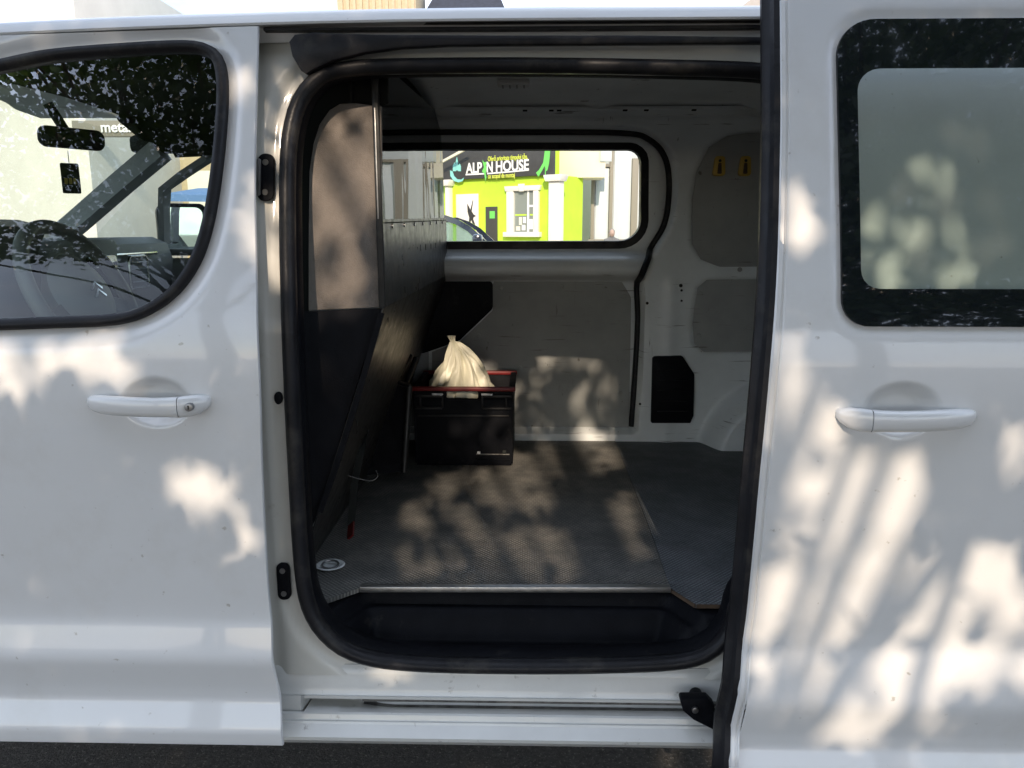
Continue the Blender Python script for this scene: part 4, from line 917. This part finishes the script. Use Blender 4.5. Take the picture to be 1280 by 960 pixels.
fplate('mullion', [(um-.03, z0), (um+.03, z0), (um+.03, z1-.141), (um-.03, z1-.141)], .03, .015, M['wtext'], shw); fplate('mullion', [(u0+.17, (z0+z1)/2+.05), (um-.031, (z0+z1)/2+.05), (um-.031, (z0+z1)/2+.11), (u0+.17, (z0+z1)/2+.11)], .03, .015, M['wtext'], shw)
for (ua, ub, za, zb, m) in ((um+.06, u1-.27, z0+.46, z0+.50, 'lime'), (u0+.2, um-.06, z0+.46, z0+.50, 'lime'), (um+.08, um+.18, z0+.25, z0+.42, 'wtext'), (um+.22, um+.32, z0+.2, z0+.42, 'cream'), (um+.1, um+.22, z0+.05, z0+.2, 'wtext'), (um+.28, um+.42, z0+.04, z0+.16, 'cream'), (u0+.22, u0+.34, z0+.08, z0+.36, 'wtext')):
    fplate('notice', [(ua, za), (ub, za), (ub, zb), (ua, zb)], .02, .006, M[m], shw)
pst = frect(570, 243, 598, 305, .04); pst[0] = (pst[0][0], .7); pst[1] = (pst[1][0], .7)
poster = fplate('poster_panel', pst, .05, .05, M['whiteplaster'], shop, .01)
fpoly('climber_print', [(584, 254.5), (586, 258), (588, 262), (591, 250), (591.6, 250.4), (589.5, 264), (592, 268), (595, 270), (592, 271.5), (591.5, 274), (594, 281), (591, 280), (589, 275), (587.5, 279.5), (586, 279), (586.5, 272), (584.5, 265)], 'blackprint', .056, .004, poster)
pdr = frect(606.8, 258.5, 621.5, 305, .03); pdr[0] = (pdr[0][0], .12); pdr[1] = (pdr[1][0], .12)
sdoor = fplate('shop_door', pdr, .03, .03, M['darkdoor'], shop, .005)
fplate('door_notice', frect(612, 264, 618.5, 273, .035), .036, .004, M['gtext'], sdoor)
# gutter pipe / awning pole at the top left of the sign
fplate('awning_arm', [F_(553, 200, .5), F_(553, 203, .5), F_(585, 186, .5), F_(582, 184, .5)], .5, .06, M['cream'], shop)

# cream annex with pale framed front
def pbox(name, px0, px1, Y, z0, z1, depth, m, par=None, bev=.01):
    a = P(px0, 290, Y)[0]; b = P(px1, 290, Y)[0]; return box(name, ((a+b)/2, Y+depth/2, (z0+z1)/2), (b-a, depth, z1-z0), M[m], par, bev)
ann = empty('cream_annex', 'cream and pale grey building with tall framed panels right of the green shop', 'building')
Ya = 23.0
def zpx(py, Y): return float(P(700, py, Y)[2])
pbox('upper_wall', 694.5, 755, 21.6, zpx(222, 21.6), 6.5, 1.2, 'cream', ann); pbox('back_wall', 722, 840, 25.2, .12, 6.4, .4, 'whiteplaster', ann)
pbox('wall', 738.2, 900, Ya, .12, zpx(205, Ya), .3, 'paleblue', ann); pbox('wall', 749, 900, Ya+.001, zpx(205, Ya)+.001, 6.5, .3, 'paleblue', ann); 
pbox('blue_pane', 748.2, 762.5, 21.55, zpx(202, 21.55), zpx(188, 21.55)+.3, .04, 'paleblue', ann)
for a, b in ((738, 742.5), (760.5, 765), (788, 796)): pbox('upright', a, b, Ya-.12, .12, zpx(205 if a < 750 else (180 if a < 780 else 198), Ya-.12), .11, 'greyframe', ann)
pbox('crossbar', 742.6, 760.4, Ya-.12, zpx(209, Ya-.12), zpx(205, Ya-.12), .1, 'greyframe', ann); pbox('crossbar', 796.1, 840, Ya-.12, zpx(202, Ya-.12), zpx(198, Ya-.12), .1, 'greyframe', ann)
pbox('base_rail', 735, 787, Ya-.2, zpx(303, Ya-.2), zpx(299, Ya-.2), .07, 'greyframe', ann)
pbox('panel', 743.5, 759.8, Ya-.05, .14, zpx(210, Ya), .045, 'paleblue', ann); pbox('panel', 766, 787.3, Ya-.05, .14, 6.2, .045, 'paleblue', ann)
pbox('side_window', 798, 812, Ya-.05, 1.4, zpx(203, Ya), .045, 'shopglass', ann)
# beige ribbed tower and dark roof seen over the van roof, grey gable on the right
tw = empty('beige_tower', 'tall beige tower with vertical ribs rising behind the van roof', 'building')
pbox('wall', 433, 526, 42, .1, 15.0, 4, 'beige', tw)
for k in range(12):
    px = 436+k*7.7; pbox('rib', px, px+3.6, 41.88, .1, 14.9, .119, 'beige', tw, 0.0)
dr = empty('dark_roofed_house', 'house with a steep dark slate roof rising behind the van roof', 'house')
a = P(526.5, 10, 44); b = P(636, 10, 44)
pbox('wall', 533, 628, 44.5, .1, 12.2, 4, 'cream', dr)
zr = a[2]-.05
mesh('roof', [(a[0], 43.9, zr-.5), (b[0], 43.9, zr-.5), (b[0], 49, zr-.5), (a[0], 49, zr-.5), (a[0]+.9, 45.5, zr+1.6), (b[0]-.8, 45.5, zr+1.6), (b[0]-.8, 47.5, zr+1.6), (a[0]+.9, 47.5, zr+1.6)], [(0, 1, 5, 4), (1, 2, 6, 5), (2, 3, 7, 6), (3, 0, 4, 7), (4, 5, 6, 7), (3, 2, 1, 0)], M['slate'], dr, 0)
gh = empty('grey_gabled_house', 'house with a pale grey gable roof at the upper right behind the van', 'house')
a = P(905, 14, 40); b = P(1050, 14, 40); xm = P(985, 0, 40)[0]
box('wall', ((a[0]+b[0])/2, 43, a[2]/2-.3), (b[0]-a[0]-.6, 5.5, a[2]-.6), M['cream'], gh)
mesh('roof', [(a[0], 40, a[2]-.4), (b[0], 40, a[2]-.4), (xm, 40, a[2]+1.9), (a[0], 46.5, a[2]-.4), (b[0], 46.5, a[2]-.4), (xm, 46.5, a[2]+1.9)], [(0, 1, 2), (3, 5, 4), (0, 2, 5, 3), (1, 4, 5, 2), (0, 3, 4, 1)], M['greyroof'], gh, 0)

# what shows through the cab: pale building with grey sign band, low beige wall, blue awning
lb = empty('pale_building', 'pale cream building with a grey sign band seen through the cab window', 'building')
Yl = 14.0
a = P(-420, 145, Yl); b = P(176, 145, Yl)
box('wall', ((a[0]+P(112, 200, Yl)[0])/2, Yl+3, 3.4), (P(112, 200, Yl)[0]-a[0], 6, 6.8), M['whiteplaster'], lb)
bx0 = P(96, 160, Yl)[0]; bx1 = P(300, 160, Yl)[0]
box('rear_wall', ((bx0+bx1)/2, Yl+4.2, 1.9), (bx1-bx0+4, .3, 3.6), M['beige'], lb)
band = box('sign_band', ((bx0+bx1)/2, Yl-.10, (P(130, 152, Yl)[2]+P(130, 172, Yl)[2])/2), (bx1-bx0, .12, P(130, 152, Yl)[2]-P(130, 172, Yl)[2]), M['greyframe'], lb)
lt = P(126, 165, Yl-.18)
text('letters', 'metalice', .27, M['wtext'], band, Matrix(((1, 0, 0, lt[0]), (0, 0, -1, Yl-.18), (0, 1, 0, lt[2]), (0, 0, 0, 1))), .008, bold=.006)
sl0 = P(100, 195, Yl-.3); sl1 = P(330, 240, Yl-.3)
awn = empty('blue_awning', 'blue awning on a low beige shed seen behind the far cab window', 'awning')
a = P(205, 242, 9.0); b = P(330, 250, 9.0)
mesh('cover', [(a[0], 9.0, a[2]), (b[0], 9.0, a[2]-.05), (b[0], 10.6, a[2]+.16), (a[0]-.2, 10.6, a[2]+.16), (a[0], 9.0, a[2]-.10), (b[0], 9.0, a[2]-.12)], [(0, 1, 2, 3), (4, 5, 1, 0)], M['blue'], awn, 0)
for x in (a[0]+.1, b[0]-.1): box('post', (x, 9.1, a[2]/2-.1), (.06, .06, a[2]-.2), M['greyframe'], awn)
box('shed_wall', ((a[0]+b[0])/2, 11.0, 1.2), (b[0]-a[0]+1, .2, 2.4), M['cream'], awn)

# parked car behind the far window
car = empty('parked_car', 'dark navy parked car seen through the far cargo window', 'car')
CYc = 6.2
def cz_(px, py): p = P(px, py, CYc); return (p[0], p[2])
roofl = [cz_(470, 305), cz_(485, 290), cz_(505, 277), cz_(530, 271), cz_(553, 270.5), cz_(570, 276), cz_(585, 285), cz_(600, 295)]
hood = [cz_(612, 299), cz_(640, 303.5), cz_(662, 308), cz_(690, 320)]
bodyl = [(-2.6, .35), (-2.62, .75), (-2.5, 1.08), (-1.75, 1.20)]+[(x, z-.26) for x, z in roofl[:1]]
belt = P(560, 306, CYc)[2]
body = [(-2.75, .32), (-2.85, .8), (-2.7, 1.2), (-1.95, belt), (-.62, belt), (-.35, belt-.02), (-.02, belt-.05), (.35, belt-.14), (.62, belt-.34), (.70, .75), (.66, .34)]
plate('body', body, 1.72, M['carpaint'], car, .05, to3=lambda x, z, d: (x, CYc+d, z))
gh_ = [(-2.05, belt+.002)]+[cz_(498, 281), cz_(530, 272), cz_(554, 272), cz_(570, 277.5), cz_(586, 287)]+[(P(606, 299, CYc)[0], belt+.002)]
roofp = gh_[1:-1]
def gw_(z): return .12+.12*(z-belt)/.3
# pillars and roof as an arched band, glass inside it
bm = bmesh.new()
for s in (0, 1):
    pth = [(x, CYc+(gw_(z) if s == 0 else 1.72-gw_(z)), z) for x, z in gh_]
    sweep('x', pth, [(-.028, -.03), (.028, -.03), (.028, .03), (-.028, .03)], None, bm=bm, ref=(0, 1, 0))
frombm('roof_frame', bm, M['carpaint'], car)
V = []
for x, z in roofp: V += [(x, CYc+gw_(z), z), (x, CYc+1.72-gw_(z), z)]
mesh('roof', V, [(2*i, 2*i+1, 2*i+3, 2*i+2) for i in range(1, 2)], M['carpaint'], car, 0)
mesh('windscreen', V+[(gh_[-1][0], CYc+.14, belt), (gh_[-1][0], CYc+1.58, belt)], [(4, 5, 7, 6), (6, 7, 9, 8), (8, 9, 11, 10)], M['carglass'], car, 0)
for s in (0, 1):
    mesh('side_window', [(x, CYc+(gw_(z)+.01 if s == 0 else 1.71-gw_(z)), z) for x, z in gh_], [tuple(range(len(gh_)))], M['carglass'], car, 0)
m_ = P(597, 299, CYc-.08); box('door_mirror', tuple(m_), (.10, .14, .10), M['carpaint'], car, bev=.03)
for x in (-2.15, .12):
    for y in (CYc-.01, CYc+1.55):
        wh = disc('wheel', (x, y, .33), .33, .18, M['rubber'], car, n=28, bev=.02); disc('rim', (x, y-.012 if y < 7 else y+.172, .33), .21, .02, M['alu'], wh, n=20, bev=.004)

# ---- person far behind (only head and shoulders show above the window edge)
pr = empty('person', 'person in a grey jacket standing in front of the pale framed building', 'person')
pc = P(765, 288, 17.5); px_, py_ = pc[0], 17.5; hs = pc[2]+.02
def skinbody(name, verts, edges, radii, m, parent, root=0):
    me = bpy.data.meshes.new(name); me.from_pydata(verts, edges, []); o = bpy.data.objects.new(name, me); COL.objects.link(o)
    md = o.modifiers.new('s', 'SKIN'); md.use_smooth_shade = True
    for i, r in enumerate(radii): me.skin_vertices[0].data[i].radius = r
    me.skin_vertices[0].data[root].use_root = True
    o.modifiers.new('u', 'SUBSURF').levels = 2; o.modifiers['u'].render_levels = 2
    dg = bpy.context.evaluated_depsgraph_get(); m2 = bpy.data.meshes.new_from_object(o.evaluated_get(dg)); bpy.data.objects.remove(o)
    m2.materials.clear(); m2.materials.append(m); o2 = bpy.data.objects.new(name, m2); m2.shade_smooth(); return link(o2, parent)
hgt = hs-.12; k = hgt/1.60
def B(x, y, z): return (px_+x*k, py_+y*k, .12+z*k)
bv = [B(0, 0, .86), B(0, 0, 1.08), B(0, .01, 1.28), B(0, .01, 1.38), B(0, 0, 1.48), B(-.17, .01, 1.30), B(-.22, .0, 1.05), B(-.20, -.08, .85), B(.17, .01, 1.30), B(.22, 0, 1.05), B(.20, -.08, .85), B(-.09, 0, .80), B(-.10, -.01, .44), B(-.10, .02, .06), B(-.11, -.12, .03), B(.09, 0, .80), B(.10, -.01, .44), B(.10, .02, .06), B(.11, -.12, .03)]
be = [(0, 1), (1, 2), (2, 3), (3, 4), (2, 5), (5, 6), (6, 7), (2, 8), (8, 9), (9, 10), (0, 11), (11, 12), (12, 13), (13, 14), (0, 15), (15, 16), (16, 17), (17, 18)]
brd = [(.15, .11), (.14, .10), (.16, .10), (.055, .055), (.075, .09), (.065, .065), (.05, .05), (.035, .035), (.065, .065), (.05, .05), (.035, .035), (.09, .09), (.065, .065), (.045, .045), (.04, .03), (.09, .09), (.065, .065), (.045, .045), (.04, .03)]
skinbody('body', bv, be, [(a*k, b*k) for a, b in brd], M['jacket'], pr)
def ball(name, c, r, m, parent, cut=None):
    bm = bmesh.new(); bmesh.ops.create_uvsphere(bm, u_segments=18, v_segments=12, radius=1)
    for v in bm.verts: v.co = Vector((c[0]+v.co.x*r[0], c[1]+v.co.y*r[1], c[2]+v.co.z*r[2]))
    return frombm(name, bm, m, parent, 80)
ball('face', B(0, -.01, 1.50), (.078*k, .092*k, .112*k), M['skin'], pr); ball('hair', B(0, .022, 1.53), (.088*k, .092*k, .096*k), M['hair'], pr)
ball('nose', B(0, -.105, 1.49), (.014*k, .02*k, .022*k), M['skin'], pr)

# ---- overhead cables at the upper left
for k, (y0, y1) in enumerate(((10, 32), (17, 33))):
    a = P(-260, y0-60, 12); b = P(120, y1+4, 16); c = P(560, y1+60, 30)
    cb_ = tube('overhead_cable', [tuple(a*(1-t)+b*t+np.array([0, 0, -.25*math.sin(math.pi*t)])) for t in np.linspace(0, 1, 14)], .011, M['cable'], n=6)
    tag(cb_, ['upper of two thin black cables crossing the sky above the cab', 'lower of two thin black cables crossing the sky above the cab'][k], 'cable', 'overhead cables')

# ================================================================== TREES (behind the photographer, their crowns dapple the van)
s = np.array(SUN)/SUN.y
def shadow_xy(p):                     # where the sun ray through p meets the plane Y = 0
    p = np.atleast_2d(p); t = p[:, 1]; return np.stack([p[:, 0]-s[0]*t, p[:, 2]-s[2]*t], 1)
GAPS = []  # openings left in the crowns to steer where sun patches land
def gap(px, py, rx, ry, Y=None, z=None, keep=0.05):
    f = (lambda a, b: P(a, b, Y)) if Y is not None else (lambda a, b: PZ(a, b, z))
    rx *= 1.06; ry *= 1.06
    c = shadow_xy(f(px, py))[0]; a = shadow_xy(f(px+rx, py))[0]-c; b = shadow_xy(f(px, py+ry))[0]-c
    GAPS.append((c, np.linalg.inv(np.stack([a, b], 1)), keep))
for g in [(22, 455, 50, 50), (122, 440, 42, 34), (248, 612, 44, 32), (292, 668, 26, 30), (300, 475, 26, 45, .3), (165, 470, 20, 30, .4)]: gap(*g[:4], Y=0.0, keep=g[4] if len(g) > 4 else .08)
gap(90, 40, 70, 14, Y=.19); gap(298, 110, 26, 30, Y=.15, keep=.2); gap(343, 130, 14, 75, Y=.14, keep=.15); gap(345, 300, 12, 60, Y=.12, keep=.35)
for g in [(1010, 228, 34, 62), (1012, 550, 46, 80), (1112, 640, 50, 75), (1000, 800, 60, 120), (1085, 810, 85, 110), (1195, 770, 85, 80), (1245, 820, 60, 50), (1262, 560, 26, 40), (1040, 690, 70, 60), (1230, 715, 50, 45), (1100, 880, 90, 40, .5), (1010, 470, 40, 25, .3)]: gap(*g[:4], Y=-.09, keep=g[4] if len(g) > 4 else .035)
gap(1108, 290, 34, 85, Y=.05, keep=.1); gap(1188, 260, 36, 100, Y=.06, keep=.1)
gap(428, 200, 52, 85, Y=.3); gap(430, 330, 50, 60, Y=.3, keep=.3); gap(455, 85, 60, 14, Y=.2, keep=.2); gap(365, 330, 12, 100, Y=.12, keep=.3)
for g in [(600, 612, 62, 32), (555, 642, 48, 30), (680, 598, 55, 32), (640, 690, 85, 42), (770, 680, 48, 42), (725, 565, 50, 24), (545, 700, 48, 30), (795, 635, 30, 40), (700, 640, 40, 26, .3)]: gap(*g[:4], z=FZ, keep=g[4] if len(g) > 4 else .03)
gap(702, 500, 62, 55, Y=1.775, keep=.30); gap(585, 455, 55, 38, Y=1.42); gap(610, 545, 40, 35, Y=1.33, keep=.2); gap(440, 440, 40, 48, Y=.75); gap(415, 470, 16, 40, Y=.3, keep=.3)
gap(820, 880, 50, 50, Y=.07, keep=.1); gap(495, 845, 32, 14, Y=.1); gap(868, 948, 48, 26, z=0)
lv = np.array([0.0, 0, 0])
def gen(n, xr, zr, tr, zmin, zmax, clump):
    nc = n//clump
    X = rng.uniform(*xr, nc); Z = rng.uniform(*zr, nc); t = rng.uniform(*tr, nc)
    c = np.stack([X-s[0]*t, -t, Z-s[2]*t], 1)
    c = c[(c[:, 2] > zmin) & (c[:, 2] < zmax)]
    p = np.repeat(c, clump, 0)+rng.normal(0, 1, (len(c)*clump, 3))*np.array([.13, .13, .09])
    p = p[(p[:, 2] > zmin-.1)]
    q = shadow_xy(p); k = np.ones(len(p), bool); rr = rng.random(len(p))
    for cc, inv, kp in GAPS:
        d = (q-cc)@inv.T; r = np.hypot(d[:, 0], d[:, 1]); k &= ~((r < 1.12) & (rr > kp))
    return p[k], c
def leaves(pts, sz):
    n = len(pts); L = rng.uniform(.6, 1.25, n)[:, None]*sz; pts = pts.copy()
    a = rng.normal(0, 1, (n, 3)); a[:, 2] -= .5; a /= np.linalg.norm(a, axis=1)[:, None]
    pts -= a*L*.5
    nn = rng.normal(0, 1, (n, 3)); nn -= (nn*a).sum(1)[:, None]*a; nn /= np.linalg.norm(nn, axis=1)[:, None]; b = np.cross(a, nn)
    v = np.stack([pts, pts+a*L*.35+b*L*.30+nn*L*.03, pts+a*L*.75+b*L*.22, pts+a*L, pts+a*L*.75-b*L*.22, pts+a*L*.35-b*L*.30+nn*L*.03], 1).reshape(-1, 3)
    i = np.arange(n)[:, None]*6; q = np.concatenate([i+np.array([0, 1, 2, 3]), i+np.array([0, 3, 4, 5])], 0)
    return v, q
def leafmesh(name, pts, sz, parent):
    v, q = leaves(pts, sz); me = bpy.data.meshes.new(name); me.vertices.add(len(v)); me.vertices.foreach_set('co', v.ravel())
    me.loops.add(q.size); me.loops.foreach_set('vertex_index', q.ravel().astype(np.int32)); me.polygons.add(len(q))
    me.polygons.foreach_set('loop_start', np.arange(0, q.size, 4, dtype=np.int32)); me.update(calc_edges=True); me.validate(); me.materials.append(M['leaf'])
    o = link(bpy.data.objects.new(name, me), parent); o['kind'] = 'stuff'; return o
near, cn = gen(46000, (-1.7, 1.75), (-.25, 2.35), (2.3, 7.2), 1.95, 7.2, 9)
farl, cf = gen(30000, (-6.0, -1.4), (1.3, 5.4), (2.8, 7.0), 3.0, 8.8, 12)
farr, cr_ = gen(46000, (1.5, 5.0), (-.4, 4.6), (2.8, 6.5), 2.1, 8.0, 12)
top, ct = gen(14000, (-1.7, 1.75), (2.2, 3.6), (2.6, 6.5), 2.4, 7.5, 10)
allp = np.concatenate([near, farl, farr, top]); allc = np.concatenate([cn, cf, cr_, ct])
trees = [('young_street_tree', (-3.4, -6.8), 'leafy street tree behind the photographer, nearer the front of the van'), ('young_street_tree', (0.5, -7.6), 'leafy street tree behind the photographer, opposite the open door'), ('young_street_tree', (3.6, -6.9), 'leafy street tree behind the photographer, nearer the rear of the van')]
own = np.argmin(np.stack([np.abs(allp[:, 0]-t[1][0]) for t in trees], 1), 1); ownc = np.argmin(np.stack([np.abs(allc[:, 0]-t[1][0]) for t in trees], 1), 1)
for i, (nm, (tx, ty), lab) in enumerate(trees):
    tr = empty(nm, lab, 'tree', 'street trees behind the photographer', loc=(0, 0, 0))
    hx = [(tx, ty, -.05), (tx+.05, ty+.05, 1.2), (tx-.04, ty+.25, 2.6), (tx+.06, ty+.7, 4.0), (tx, ty+1.3, 5.4)]
    tube('trunk', [tuple(p) for p in catmull(hx, 6, False)], .17, M['bark'], tr, n=12, ref=(1, 0, 0), scale=list(np.linspace(1.15, .35, 25)))
    cs = allc[ownc == i]; pick = cs[rng.choice(len(cs), min(26, len(cs)), replace=False)]
    bm = bmesh.new()
    for e in pick:
        b0 = np.array(hx[2])+(np.array(hx[3])-np.array(hx[2]))*rng.uniform(0, 1.0); mid = (b0+e)/2+rng.normal(0, .12, 3)+np.array([0, 0, .15])
        sweep('x', [tuple(p) for p in catmull([b0, mid, e], 5, False)], circ(.032, 6), None, bm=bm, ref=(.3, 0, 1), scale=list(np.linspace(1.1, .2, 11)))
    frombm('limbs', bm, M['bark'], tr)
    leafmesh('crown', allp[own == i], .085, tr)
